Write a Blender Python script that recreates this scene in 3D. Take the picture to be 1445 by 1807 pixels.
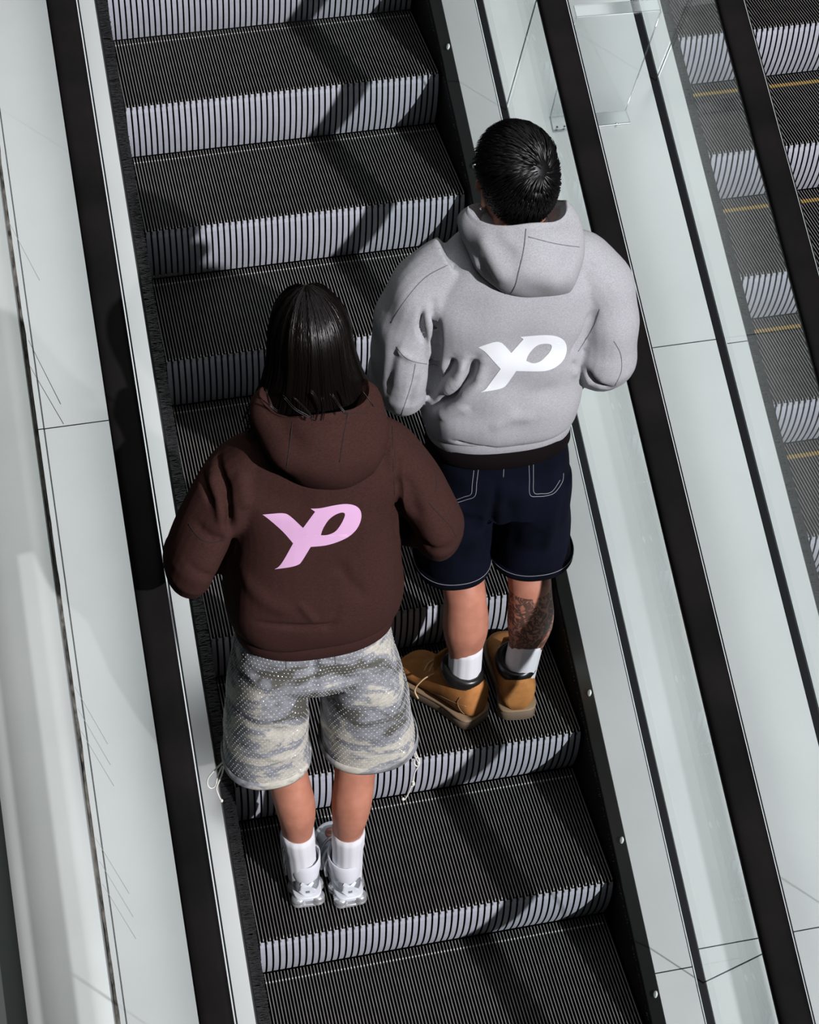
import bpy, bmesh, math, random
import numpy as np
from mathutils import Vector, Matrix
from mathutils.bvhtree import BVHTree
from mathutils.geometry import tessellate_polygon

random.seed(7); rng = np.random.default_rng(7)
scene = bpy.context.scene
for o in list(bpy.data.objects): bpy.data.objects.remove(o, do_unlink=True)
COL = scene.collection

# ------------------------------------------------------------------ camera
CAM_R = Vector((0.97790644, -0.20900534, -0.00396988))
CAM_U = Vector((0.14040645, 0.64263563, 0.75319684))
CAM_B = Vector((-0.15487097, -0.73711344, 0.65778322))
CAM_C = Vector((-0.27551923, -5.29390343, 3.01206351))
FPX, PW, PH = 3610.3, 1445.0, 1807.0
cam = bpy.data.cameras.new('camera'); cam_ob = bpy.data.objects.new('camera', cam); COL.objects.link(cam_ob)
cam.sensor_fit = 'HORIZONTAL'; cam.sensor_width = 36.0; cam.lens = FPX / PW * 36.0
cam.clip_start = 0.1; cam.clip_end = 200
M = Matrix.Identity(4)
for i in range(3):
    M[i][0] = CAM_R[i]; M[i][1] = CAM_U[i]; M[i][2] = CAM_B[i]; M[i][3] = CAM_C[i]
cam_ob.matrix_world = M
scene.camera = cam_ob

# ------------------------------------------------------------------ world, lights, exposure
world = bpy.data.worlds.new('world'); scene.world = world; world.use_nodes = True
bg = world.node_tree.nodes['Background']
bg.inputs[0].default_value = (0.80, 0.92, 0.95, 1); bg.inputs[1].default_value = 0.012

def aim(ob, d):
    ob.rotation_euler = Vector(d).to_track_quat('-Z', 'Y').to_euler()

key = bpy.data.lights.new('key_light', 'SUN'); key_ob = bpy.data.objects.new('key_light', key); COL.objects.link(key_ob)
key.energy = 4.6; key.angle = math.radians(0.9); key.color = (1.0, 0.965, 1.0)
key_ob.location = (4, -8, 6); aim(key_ob, (-0.74, 1.30, -0.86))
ceil = bpy.data.lights.new('ceiling_panel_light', 'AREA'); ceil_ob = bpy.data.objects.new('ceiling_panel_light', ceil); COL.objects.link(ceil_ob)
ceil.shape = 'RECTANGLE'; ceil.size = 6.8; ceil.size_y = 8.8
ceil.color = (0.965, 1.0, 0.995); ceil.energy = 195
ceil_ob.location = (1.9, -3.0, 6.8); aim(ceil_ob, (0, 0.0, -1))
scene.view_settings.view_transform = 'Standard'; scene.view_settings.look = 'None'
scene.view_settings.exposure = 0.0; scene.view_settings.gamma = 1.0
scene.view_settings.use_curve_mapping = False

# ------------------------------------------------------------------ constants of the escalators
W = 0.9346; RUN = 0.35; RISE = 0.2021; T = RISE / RUN; TREAD = 0.402

# ------------------------------------------------------------------ pixel rays
def ray(u, v):
    return (CAM_R * ((u - PW / 2) / FPX) - CAM_U * ((v - PH / 2) / FPX) - CAM_B).normalized()
def at_y(u, v, y):
    d = ray(u, v); return CAM_C + d * ((y - CAM_C.y) / d.y)
def at_z(u, v, z):
    d = ray(u, v); return CAM_C + d * ((z - CAM_C.z) / d.z)
def at_s(u, v, s):
    d = ray(u, v); return CAM_C + d * ((s + CAM_C.y * T - CAM_C.z) / (d.z - d.y * T))

# ------------------------------------------------------------------ materials
def mat(name, base=(.5, .5, .5), rough=.5, metal=0.0, spec=.5, build=None, **kw):
    m = bpy.data.materials.new(name); m.use_nodes = True
    nt = m.node_tree; b = nt.nodes['Principled BSDF']
    b.inputs['Base Color'].default_value = (*base, 1); b.inputs['Roughness'].default_value = rough
    b.inputs['Metallic'].default_value = metal; b.inputs['Specular IOR Level'].default_value = spec
    for k, v in kw.items(): b.inputs[k].default_value = v
    if build: build(nt, b)
    return m
def N(nt, t, **kw):
    n = nt.nodes.new(t)
    for k, v in kw.items():
        if k in n.inputs: n.inputs[k].default_value = v
        else: setattr(n, k, v)
    return n
def coords(nt, scale=(1, 1, 1), kind='Object'):
    tc = N(nt, 'ShaderNodeTexCoord'); mp = N(nt, 'ShaderNodeMapping'); mp.inputs['Scale'].default_value = scale
    nt.links.new(tc.outputs[kind], mp.inputs['Vector']); return mp.outputs['Vector']
def ramp(nt, fac, stops, mode='LINEAR'):
    r = N(nt, 'ShaderNodeValToRGB'); r.color_ramp.interpolation = mode
    el = r.color_ramp.elements
    while len(el) < len(stops): el.new(0.5)
    for e, (p, c) in zip(el, stops):
        e.position = p; e.color = (*c, 1)
    nt.links.new(fac, r.inputs['Fac']); return r.outputs['Color']
def noise_col(nt, b, scale, stops, vscale=(1, 1, 1), detail=4, bump=0, bump_scale=None, dist=0.001):
    v = coords(nt, vscale)
    n = N(nt, 'ShaderNodeTexNoise', Scale=scale, Detail=detail); nt.links.new(v, n.inputs['Vector'])
    nt.links.new(ramp(nt, n.outputs['Fac'], stops), b.inputs['Base Color'])
    if bump:
        n2 = N(nt, 'ShaderNodeTexNoise', Scale=bump_scale or scale, Detail=3); nt.links.new(v, n2.inputs['Vector'])
        bp = N(nt, 'ShaderNodeBump', Strength=bump, Distance=dist); nt.links.new(n2.outputs['Fac'], bp.inputs['Height'])
        nt.links.new(bp.outputs['Normal'], b.inputs['Normal'])

def deck_build(c0, c1):
    def f(nt, b):
        noise_col(nt, b, 3.0, [(.35, c0), (.65, c1)], (1, 1, 1), 5)
        n = N(nt, 'ShaderNodeTexNoise', Scale=700.0, Detail=2); nt.links.new(coords(nt), n.inputs['Vector'])
        bp = N(nt, 'ShaderNodeBump', Strength=.05, Distance=.0005); nt.links.new(n.outputs['Fac'], bp.inputs['Height'])
        nt.links.new(bp.outputs['Normal'], b.inputs['Normal'])
    return f
m_deck = mat('brushed_metal_deck', rough=.28, metal=.97, build=deck_build((.70, .71, .715), (.745, .755, .76)))
m_deckgrey = mat('satin_grey_deck', rough=.34, metal=.95, build=deck_build((.48, .485, .485), (.525, .53, .53)))
m_wall = mat('painted_wall_panel', rough=.36, metal=.9, build=deck_build((.66, .67, .66), (.71, .715, .71)))
m_lip = mat('dark_metal_lip', (.085, .095, .088), .4, .7)
m_skirt = mat('black_skirt', (.006, .006, .0065), .5, 0, .12)
m_gap = mat('black_gasket', (.006, .006, .007), .5, 0, .15)
m_sealant = mat('weathered_sealant', rough=.8, build=lambda nt, b: noise_col(nt, b, 60, [(.35, (.015, .013, .01)), (.65, (.16, .14, .12))], (1, .3, 1)))
m_rail = mat('black_rubber_handrail', rough=.40, spec=.045, build=lambda nt, b: noise_col(nt, b, 6, [(.3, (.004, .004, .004)), (.7, (.009, .008, .008))], bump=.05, bump_scale=300))
m_guide = mat('polished_steel_guide', (.75, .78, .8), .2, 1.0)
m_bolt = mat('steel_bolt', (.66, .72, .68), .5, .3)
m_brush = mat('black_nylon_bristle', (.008, .008, .009), .3, 0, .35)
m_ribtop = mat('worn_aluminium_rib', rough=.5, metal=.45, build=lambda nt, b: noise_col(nt, b, 25, [(.3, (.22, .213, .205)), (.7, (.33, .32, .305))]))
m_ribside = mat('black_step_paint', (.005, .005, .0055), .6, 0, .12)
m_cleat = mat('grey_painted_riser', rough=.42, metal=.15, build=lambda nt, b: noise_col(nt, b, 18, [(.3, (.40, .42, .48)), (.7, (.47, .49, .55))]))
m_dot = mat('bare_metal_tick', (.75, .75, .72), .35, .3)
m_yellow = mat('yellow_demarcation', (.42, .29, .09), .5)
m_deck_line = mat('grey_deck_line', (.33, .36, .36), .7)
m_floor = mat('dark_pit', (.01, .01, .01), .9)

def glass_mat(name, tint, ior, gl=(1, 1, 1), rough=0.0):
    m = bpy.data.materials.new(name); m.use_nodes = True; nt = m.node_tree; nt.nodes.clear()
    out = N(nt, 'ShaderNodeOutputMaterial'); mx = N(nt, 'ShaderNodeMixShader'); tr = N(nt, 'ShaderNodeBsdfTransparent'); g = N(nt, 'ShaderNodeBsdfGlossy'); lw = N(nt, 'ShaderNodeLayerWeight', Blend=.5)
    pw = N(nt, 'ShaderNodeMath', operation='POWER'); pw.inputs[1].default_value = 4.0; fr = N(nt, 'ShaderNodeMath', operation='MULTIPLY_ADD'); fr.inputs[1].default_value = ior; fr.inputs[2].default_value = .015
    nt.links.new(lw.outputs['Facing'], pw.inputs[0]); nt.links.new(pw.outputs[0], fr.inputs[0])
    tr.inputs['Color'].default_value = (*tint, 1); g.inputs['Color'].default_value = (*gl, 1); g.inputs['Roughness'].default_value = rough
    nt.links.new(fr.outputs[0], mx.inputs[0]); nt.links.new(tr.outputs[0], mx.inputs[1]); nt.links.new(g.outputs[0], mx.inputs[2]); nt.links.new(mx.outputs[0], out.inputs[0])
    return m
m_glass = glass_mat('balustrade_glass', (.955, .985, .978), .35)
m_acryl = glass_mat('clear_acrylic', (.985, .99, .992), .45, rough=.08)
m_acryl_edge = glass_mat('polished_acrylic_edge', (.93, .95, .96), .55, rough=.16); m_acryl_edge.node_tree.nodes['Math.001'].inputs[2].default_value = .30

# ------------------------------------------------------------------ object helpers
def link(name, me, m=None, parent=None, loc=None):
    o = bpy.data.objects.new(name, me); COL.objects.link(o)
    if m is not None:
        for x in (m if isinstance(m, (list, tuple)) else [m]): me.materials.append(x)
    if parent: o.parent = parent
    if loc is not None: o.location = loc
    return o
def mesh(name, verts, faces, smooth=False, mats=None):
    me = bpy.data.meshes.new(name); me.from_pydata([tuple(v) for v in verts], [], [tuple(f) for f in faces])
    if mats is not None: me.polygons.foreach_set('material_index', mats)
    if smooth: me.polygons.foreach_set('use_smooth', [True] * len(me.polygons))
    me.update(); return me
def empty(name, loc, label, cat, group=None):
    o = bpy.data.objects.new(name, None); COL.objects.link(o); o.location = loc; o.empty_display_size = .1
    return tag(o, label, cat, group)
def tag(o, label=None, cat=None, group=None, kind=None):
    if label: o['label'] = label
    if cat: o['category'] = cat
    if group: o['group'] = group
    if kind: o['kind'] = kind
    return o
class MB:
    def __init__(s): s.v = []; s.f = []; s.m = []
    def box(s, x0, x1, y0, y1, z0, z1, mi=0, top=None):
        b = len(s.v); s.v += [(x0,y0,z0),(x1,y0,z0),(x1,y1,z0),(x0,y1,z0),(x0,y0,z1),(x1,y0,z1),(x1,y1,z1),(x0,y1,z1)]
        fs = [(0,3,2,1),(4,5,6,7),(0,1,5,4),(1,2,6,5),(2,3,7,6),(3,0,4,7)]
        s.f += [tuple(b + i for i in q) for q in fs]; s.m += [mi, mi if top is None else top, mi, mi, mi, mi]
    def prism(s, poly, y0, y1, perp=0.0, mi=0):
        """cross-section polygon (x, S) swept along the incline; S is the height above the nosing line"""
        b = len(s.v); n = len(poly)
        for y in (y0, y1):
            for (x, S) in poly:
                yy = y + perp * S; s.v.append((x, yy, yy * T + S))
        for i in range(n):
            j = (i + 1) % n; s.f.append((b + i, b + j, b + n + j, b + n + i)); s.m.append(mi)
        s.f.append(tuple(b + i for i in reversed(range(n)))); s.m.append(mi)
        s.f.append(tuple(b + n + i for i in range(n))); s.m.append(mi)
    def grid(s, P, closed_u=False, mi=0):
        """P[v][u] points"""
        b = len(s.v); nv = len(P); nu = len(P[0])
        for r in P: s.v += [tuple(p) for p in r]
        for j in range(nv - 1):
            for i in range(nu if closed_u else nu - 1):
                k = (i + 1) % nu
                s.f.append((b + j*nu + i, b + j*nu + k, b + (j+1)*nu + k, b + (j+1)*nu + i)); s.m.append(mi)
        return b
    def cap(s, base, n, flip=False, mi=0):
        idx = [base + i for i in range(n)]
        if flip: idx.reverse()
        s.f.append(tuple(idx)); s.m.append(mi)
    def tube(s, pts, r, n=8, mi=0, caps=True):
        pts = [Vector(p) for p in pts]; R = r if hasattr(r, '__len__') else [r] * len(pts)
        rings = sweep(pts, [(q, q) for q in R] if not hasattr(R[0], '__len__') else R, n)
        b = s.grid(rings, True, mi)
        if caps: s.cap(b, n, True, mi); s.cap(b + n * (len(rings) - 1), n, False, mi)
    def mesh(s, name, smooth=False, recalc=True):
        me = mesh(name, s.v, s.f, smooth, s.m)
        if recalc:
            bm = bmesh.new(); bm.from_mesh(me); bmesh.ops.recalc_face_normals(bm, faces=bm.faces); bm.to_mesh(me); bm.free()
        return me
def sweep(pts, radii, n=12, up=Vector((0, 0, 1)), power=2.0):
    """rings of (ra, rb) along pts; ra lies across 'side', rb across the other normal"""
    rings = []; m = len(pts); prev = None
    for i, p in enumerate(pts):
        t = (pts[min(i + 1, m - 1)] - pts[max(i - 1, 0)]).normalized()
        if prev is None:
            a = t.cross(up)
            if a.length < 1e-3: a = t.cross(Vector((0, 1, 0)))
            a.normalize()
        else:
            a = (prev - t * prev.dot(t)).normalized()
        prev = a; b = a.cross(t)
        ra, rb = radii[i]
        rg = []
        for k in range(n):
            q = 2 * math.pi * k / n; c, s_ = math.cos(q), math.sin(q)
            c = math.copysign(abs(c) ** (2 / power), c); s_ = math.copysign(abs(s_) ** (2 / power), s_)
            rg.append(p + a * (ra * c) + b * (rb * s_))
        rings.append(rg)
    return rings
def catmull(pts, sub=6, closed=False):
    P = [Vector(p) for p in pts]; n = len(P); out = []
    rngi = range(n if closed else n - 1)
    for i in rngi:
        p0 = P[(i - 1) % n] if closed or i > 0 else P[0]; p1 = P[i]; p2 = P[(i + 1) % n]
        p3 = P[(i + 2) % n] if closed or i + 2 < n else P[-1]
        for k in range(sub):
            t = k / sub
            out.append(0.5 * ((2 * p1) + (p2 - p0) * t + (2*p0 - 5*p1 + 4*p2 - p3) * t*t + (3*p1 - p0 - 3*p2 + p3) * t**3))
    if not closed: out.append(P[-1])
    return out

# =================================================================== SETTING
mb = MB(); mb.prism([(-3, -1.2), (5, -1.2), (5, -1.1), (-3, -1.1)], -6, 3)
tag(link('floor', mb.mesh('floor'), m_floor), 'dark floor of the pit under both escalators', 'floor', kind='structure')

# =================================================================== ESCALATOR STEPS
NR = 108; PITCH = W / NR
def step_meshes(yellow):
    out = []
    # tread plate under the ribs and body
    a = MB(); a.box(0, W, .004, TREAD, -.03, -.012)
    a.box(0, .004, .004, TREAD, -.012, -.001); a.box(W - .004, W, .004, TREAD, -.012, -.001)
    out.append(('tread_plate', a.mesh('tread_plate'), m_ribside, None))
    # ribs running front to back
    r = MB()
    for i in range(NR):
        x = (i + .5) * PITCH; w = .0012
        y0 = 0.0 if i % 2 == 0 else .006
        b = len(r.v)
        for (y, z0, z1) in ((y0, -.013, -.003), (y0 + .004, -.013, 0), (TREAD, -.013, 0)):
            r.v += [(x - w * 1.25, y, z0), (x + w * 1.25, y, z0), (x + w, y, z1), (x - w, y, z1)]
        for s in (0, 4):
            q = b + s
            r.f += [(q+1, q+5, q+6, q+2), (q+3, q+2, q+6, q+7), (q, q+3, q+7, q+4)]; r.m += [0, 1, 0]
        r.f.append((b, b+1, b+2, b+3)); r.m.append(1)
    out.append(('tread_ribs', r.mesh('tread_ribs', recalc=False), [m_ribside, m_ribtop], 'stuff'))
    # riser
    NS = 9
    def prof(k):
        z = -.004 - (RISE - .006) * k / NS
        return .056 * (k / NS) ** 2.0, z
    p = MB(); p.grid([[(0, prof(k)[0] + .015, prof(k)[1]), (W, prof(k)[0] + .015, prof(k)[1])] for k in range(NS + 1)])
    out.append(('riser_plate', p.mesh('riser_plate'), m_ribside, None))
    c = MB()
    for i in range(NR // 2):
        x0 = (2 * i + .5) * PITCH - .0020; x1 = x0 + .0130
        rows = []
        for k in range(NS + 1):
            y, z = prof(k); t = .0 if k else .002
            rows.append([(x0, y + .016, z), (x0 + .0005, y + t, z), (x1 - .0005, y + t, z), (x1, y + .016, z)])
        b = len(c.v)
        for rw in rows: c.v += rw
        for k in range(NS):
            for j in range(3):
                q = b + 4 * k + j; c.f.append((q, q + 4, q + 5, q + 1)); c.m.append(1 if j == 1 else 0)
    out.append(('riser_cleats', c.mesh('riser_cleats', False, False), [m_ribside, m_cleat], 'stuff'))
    d = MB()
    if yellow:
        for i in range(NR):
            x = (i + .5) * PITCH; d.box(x - .0022, x + .0022, .335, .352, -.004, .0006)
        out.append(('demarcation_strip', d.mesh('demarcation_strip'), m_yellow, 'stuff'))
    else:
        for i in range(NR - 2):
            x = (i + 1.5) * PITCH; d.box(x - .0016, x + .0016, .371, .3755, -.006, .0005)
        out.append(('rear_tick_row', d.mesh('rear_tick_row'), m_dot, 'stuff'))
    return out
def place_step(parts, x, y, label, group, name='escalator_step'):
    e = empty(name, (x, y, y * T), label, 'step', group)
    for (n, me, m, kind) in parts:
        o = bpy.data.objects.new(n, me); COL.objects.link(o); o.parent = e
        if not me.materials:
            for q in (m if isinstance(m, list) else [m]): me.materials.append(q)
        if kind: o['kind'] = kind
    return e
S1 = step_meshes(False); S2 = step_meshes(True)
lab1 = {-1: 'grey escalator step whose bright riser fills the top left edge',
        0: 'escalator step second from the top, bare and brightly lit riser', 1: 'escalator step with a head-shaped shadow on its riser left end',
        2: 'escalator step crossed by the top of the dark-haired bob', 3: 'escalator step mostly hidden behind the brown hoodie shoulders',
        4: 'escalator step behind the two walkers, directly above the tan boots', 5: 'escalator step that the tan boots stand on',
        6: 'escalator step that the silver sneakers stand on', 7: 'empty escalator step at the bottom edge, below the silver sneakers'}
for k, l in lab1.items(): place_step(S1, 0, -RUN * k, l, 'steps of the near escalator')
X2 = 1.673
lab2 = ['far right escalator step at the top right corner', 'far right escalator step second from the top, cut by the handrail',
        'far right escalator step third from the top, seen mostly through glass', 'far right escalator step fourth from the top, seen only through glass',
        'far right escalator step second lowest at the right edge', 'far right escalator step lowest at the right edge, only its tread corner showing']
for i, l in enumerate(lab2): place_step(S2, X2, .028 - RUN * i, l, 'steps of the far right escalator')

# =================================================================== BALUSTRADES
YA, YB = 2.0, -4.0          # upper and lower end of what is built
DS = .100                   # deck height above the nosing line
def deck_parts(parent, name, x0, x1, joints, m, thick=.02, lip=0, S=DS, S1_=None):
    ys = [YA] + sorted(joints, reverse=True) + [YB]
    Sb = S if S1_ is None else S1_
    for i in range(len(ys) - 1):
        b = MB(); g = .0013
        ya, yb = ys[i] - (g if i else 0), ys[i + 1] + (g if i < len(ys) - 2 else 0)
        e = .0015
        b.prism([(x0, S - thick), (x1, Sb - thick), (x1, Sb - e), (x1 - e, Sb), (x0 + e, S), (x0, S - e)], yb, ya)
        link(name, b.mesh(name), m, parent)
def rail_obj(xc, S, label, wdt=.074):
    e = empty('handrail', (xc, -1, -1 * T + S), label, 'handrail', 'escalator handrails')
    # rounded C section
    sec = []
    hw, hh = wdt / 2, .014
    for k in range(13):
        q = math.pi * k / 12; c, s_ = math.cos(q), math.sin(q)
        sec.append((hw * math.copysign(abs(c) ** .55, c), -.004 + hh * abs(s_) ** .6))
    sec += [(-hw, -.012), (-hw + .004, -.017), (-hw + .014, -.017), (-hw + .014, -.012), (hw - .014, -.012), (hw - .014, -.017), (hw - .004, -.017), (hw, -.012)]
    b = MB(); n = len(sec); ys = np.linspace(YB, YA, 2)
    P = [[(x, y + 1, (y + 1) * T + z * 1.155) for (x, z) in sec] for y in ys]
    base = b.grid(P, True); b.cap(base, n); b.cap(base + n, n)
    me = b.mesh('belt', True)
    o = link('belt', me, m_rail, e); o.modifiers.new('e', 'EDGE_SPLIT').split_angle = math.radians(40)
    g = MB(); hx = wdt / 2 - .0165
    P = [[(x, y + 1, (y + 1) * T + z * 1.155) for (x, z) in ((-hx, -.011), (hx, -.011), (hx, -.034), (-hx, -.034))] for y in ys]
    base = g.grid(P, True); g.cap(base, 4); g.cap(base + 4, 4)
    link('guide_profile', g.mesh('guide_profile'), m_guide, e)
    st = MB(); P = [[(x, y + 1, (y + 1) * T + z * 1.155) for (x, z) in ((hw + .0005, -.004), (hw + .0030, -.004), (hw + .0030, -.010), (hw + .0005, -.010))] for y in ys]  # bright strip added as a modelled highlight on the belt's right edge
    base = st.grid(P, True); st.cap(base, 4); st.cap(base + 4, 4); link('edge_glint', st.mesh('edge_glint'), m_guide, e)
    st = MB(); P = [[(x, y + 1, (y + 1) * T + z * 1.155) for (x, z) in ((hw + .0032, -.005), (hw + .0070, -.005), (hw + .0070, -.010), (hw + .0032, -.010))] for y in ys]  # thin dark line added beside the bright strip
    base = st.grid(P, True); st.cap(base, 4); st.cap(base + 4, 4); link('edge_dark_line', st.mesh('edge_dark_line'), m_gap, e)
    return e
def glass_parts(parent, x, joints, S0=.06, S1=.862):
    ys = [YA] + sorted(joints, reverse=True) + [YB]; pr = -.433; th = .005
    for i in range(len(ys) - 1):
        g = .0010; b = MB()
        ya, yb = ys[i] - (g if i else 0), ys[i + 1] + (g if i < len(ys) - 2 else 0)
        b.prism([(x - th, S0), (x + th, S0), (x + th, S1), (x - th, S1)], yb, ya, pr)
        link('glass_panel', b.mesh('glass_panel'), m_glass, parent)
    for j in joints:
        b = MB(); b.prism([(x - .0012, S0), (x + .0012, S0), (x + .0012, S1), (x - .0012, S1)], j - .0012, j + .0012, pr)
        link('glass_joint', b.mesh('glass_joint'), m_gap, parent)
def brush_parts(parent, xs, side, S, y0=YB, y1=YA, n=9000):
    b = MB(); xa, xb = sorted((xs - side * .010, xs + side * .004))
    b.prism([(xa, S - .012), (xb, S - .012), (xb, S), (xa, S)], y0, y1)
    link('brush_holder', b.mesh('brush_holder'), m_skirt, parent)
    v = []; f = []
    for i in range(n):
        y = y0 + (y1 - y0) * rng.random(); s = S - .001 - .011 * rng.random(); x = xs + side * .003
        L = .020 + .013 * rng.random(); dy = (rng.random() - .5) * .016; ds = (rng.random() - .65) * .012; w = .0011
        q = len(v); x2 = x + side * L; y2 = y + dy; s2 = s + ds
        v += [(x, y - w, (y - w) * T + s), (x, y + w, (y + w) * T + s), (x2, y2 + w * .5, (y2 + w * .5) * T + s2), (x2, y2 - w * .5, (y2 - w * .5) * T + s2)]
        f.append((q, q + 1, q + 2, q + 3))
    tag(link('brush_bristles', mesh('brush_bristles', v, f), m_brush, parent), kind='stuff')

J = [-.17, -2.36]
# ---- near left balustrade
bl = empty('escalator_balustrade', (-.154, -1, -1 * T), 'glass balustrade with narrow white inner deck along the left handrail', 'balustrade', 'escalator balustrades')
def atparent(e):
    e.location = (0, 0, 0)
atparent(bl)
b = MB(); b.prism([(-.014, -.4), (-.004, -.4), (-.004, .050), (-.014, .050)], YB, YA); link('skirt_panel', b.mesh('skirt_panel'), m_skirt, bl)
brush_parts(bl, -.038, 1, .070, n=11000)
deck_parts(bl, 'inner_deck', -.141, -.041, [-3.1, 1.2], m_deck)
b = MB(); b.prism([(-.041, .02), (-.0385, .02), (-.0385, DS - .004), (-.041, DS - .002)], YB, YA); link('deck_lip', b.mesh('deck_lip'), m_lip, bl)
b = MB(); b.prism([(-.166, .0), (-.141, .0), (-.141, DS + .001), (-.166, DS + .001)], YB, YA); link('glass_gasket', b.mesh('glass_gasket'), m_gap, bl)
glass_parts(bl, -.154, J)
deck_parts(bl, 'outer_deck', -.352, -.166, [-.905, -3.1], m_deck)
deck_parts(bl, 'outer_trim', -.3695, -.353, [-.905, -3.1], m_deck, S=DS + .0005)
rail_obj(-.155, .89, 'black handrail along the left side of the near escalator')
# ragged sealant seam and the pale wall panel beyond it
b = MB(); rows = []
for i in range(240):
    y = YA + (YB - YA) * i / 239
    w = .0032 + .0016 * math.sin(i * .9) * math.sin(i * .37 + 1) + .0012 * rng.random()
    o_ = .0012 * math.sin(i * .31) + .0008 * rng.random()
    rows.append([(-.3725 + o_ - w, y, y * T + DS + .0016), (-.3725 + o_ + w, y, y * T + DS + .0016), (-.3725 + o_ + w, y, y * T + DS - .02)])
b.grid(rows); link('sealant_seam', b.mesh('sealant_seam'), m_sealant, bl)
wl = MB(); rows = []
sec = [(-.376, -.3), (-.376, DS), (-.378, DS + .0035), (-.383, DS + .006), (-.43, DS + .0068), (-.50, DS + .0070), (-.57, DS + .0066), (-.586, DS + .004), (-.590, -.3)]
wl.prism(sec, YB, YA)
me = wl.mesh('wall_left', True); o = link('wall_left', me, m_wall); o.modifiers.new('e', 'EDGE_SPLIT').split_angle = math.radians(35)
tag(o, 'pale rounded parapet panel along the left edge of the picture', 'wall', kind='structure')
b = MB(); b.prism([(-1.2, -.3), (-.592, -.3), (-.592, -.02), (-1.2, -.02)], YB, YA)
tag(link('trim_1', b.mesh('trim_1'), m_lip), 'dark strip beyond the pale parapet at the lower left', 'trim', kind='structure')
# thin grey lines laid on the left outer deck
for (u0, v0, u1, v1) in ((132, 1212, 190, 1313), (137, 1250, 195, 1350), (143, 1290, 201, 1387), (168, 1478, 228, 1577), (176, 1520, 235, 1618), (181, 1560, 240, 1657),
                         (50, 600, 107, 713), (52, 645, 112, 748), (12, 385, 70, 495)):
    p, q = at_s(u0, v0, DS), at_s(u1, v1, DS); d = (q - p).normalized(); nn = Vector((0, -.5, .866)); sd = d.cross(nn).normalized() * .0009; up = nn * .0008
    b = MB(); b.v = [p - sd * .6, p + sd * .6, q + sd, q - sd]; b.v = [tuple(v) for v in b.v] + [tuple(Vector(v) + up) for v in b.v]
    b.f = [(4, 5, 6, 7), (0, 1, 5, 4), (1, 2, 6, 5), (2, 3, 7, 6), (3, 0, 4, 7)]; b.m = [0] * 5
    link('deck_line', b.mesh('deck_line'), m_deck_line, bl)

# ---- near right balustrade and the shared deck between the two escalators
br = empty('escalator_balustrade', (0, 0, 0), 'glass balustrade with bolted inner deck along the middle handrail', 'balustrade', 'escalator balustrades')
b = MB(); b.prism([(W + .004, -.4), (W + .014, -.4), (W + .014, .045), (W + .004, .045)], YB, YA); link('skirt_panel', b.mesh('skirt_panel'), m_skirt, br)
brush_parts(br, W + .037, -1, .046, n=9000)
deck_parts(br, 'inner_deck', .966, 1.066, [-2.365, 1.2], m_deckgrey)
b = MB(); b.prism([(.941, .050), (.966, .050), (.966, DS - .001), (.941, .064)], YB, YA); link('deck_lip', b.mesh('deck_lip'), m_lip, br)
y = -.006 + 3 * .3425
while y > YB:
    bo = MB(); n = 14; c = Vector((.9585, y, y * T + .0895)); e1 = Vector((0, 1, T)).normalized(); e2 = Vector((.025, 0, .035)).normalized(); e3 = e1.cross(e2); e3 = e3 if e3.z > 0 else -e3
    for (xo, r) in ((-.001, .0085), (.0018, .0078), (.0026, .005)):
        bo.v += [tuple(c + e3 * xo + e1 * (r * math.cos(2*math.pi*k/n)) + e2 * (r * .9 * math.sin(2*math.pi*k/n))) for k in range(n)]
    for s in (0, n):
        for k in range(n): bo.f.append((s + k, s + (k+1) % n, s + n + (k+1) % n, s + n + k)); bo.m.append(0)
    bo.cap(2 * n, n)
    link('bolt', bo.mesh('bolt', True), m_bolt, br); y -= .3425
b = MB(); b.prism([(1.0685, .0), (1.0905, .0), (1.0905, DS + .001), (1.0685, DS + .001)], YB, YA); link('glass_gasket', b.mesh('glass_gasket'), m_gap, br)
b = MB(); b.prism([(1.066, .0), (1.0685, .0), (1.0685, DS + .004), (1.066, DS + .004)], YB, YA); link('gasket_edge', b.mesh('gasket_edge'), m_guide, br)
glass_parts(br, 1.0835, J)
deck_parts(br, 'outer_deck', 1.0905, 1.534, [-.905, -2.33], m_deck)
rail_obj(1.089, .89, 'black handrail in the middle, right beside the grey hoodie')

# ---- left balustrade of the far right escalator
b2 = empty('escalator_balustrade', (0, 0, 0), 'glass balustrade in front of the far right escalator steps', 'balustrade', 'escalator balustrades')
b = MB(); b.prism([(1.534, .0), (1.558, .0), (1.558, DS + .001), (1.534, DS + .001)], YB, YA); link('glass_gasket', b.mesh('glass_gasket'), m_gap, b2)
b = MB(); b.prism([(1.558, .0), (1.5605, .0), (1.5605, DS + .004), (1.558, DS + .004)], YB, YA); link('gasket_edge', b.mesh('gasket_edge'), m_guide, b2)
glass_parts(b2, 1.549, [-.135, -2.33])
deck_parts(b2, 'inner_deck', 1.5605, 1.624, [-.92, 1.2], m_deck)
b = MB(); b.prism([(1.624, -.03), (1.6265, -.03), (1.6265, DS - .004), (1.624, DS - .002)], YB, YA); link('deck_lip', b.mesh('deck_lip'), m_lip, b2)
b = MB(); b.prism([(X2 - .014, -.4), (X2 - .004, -.4), (X2 - .004, .040), (X2 - .014, .040)], YB, YA); link('skirt_panel', b.mesh('skirt_panel'), m_skirt, b2)
brush_parts(b2, X2 - .040, 1, .046, n=7000)
rail_obj(1.557, .89, 'black handrail nearest the right edge, beside the far escalator')
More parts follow.
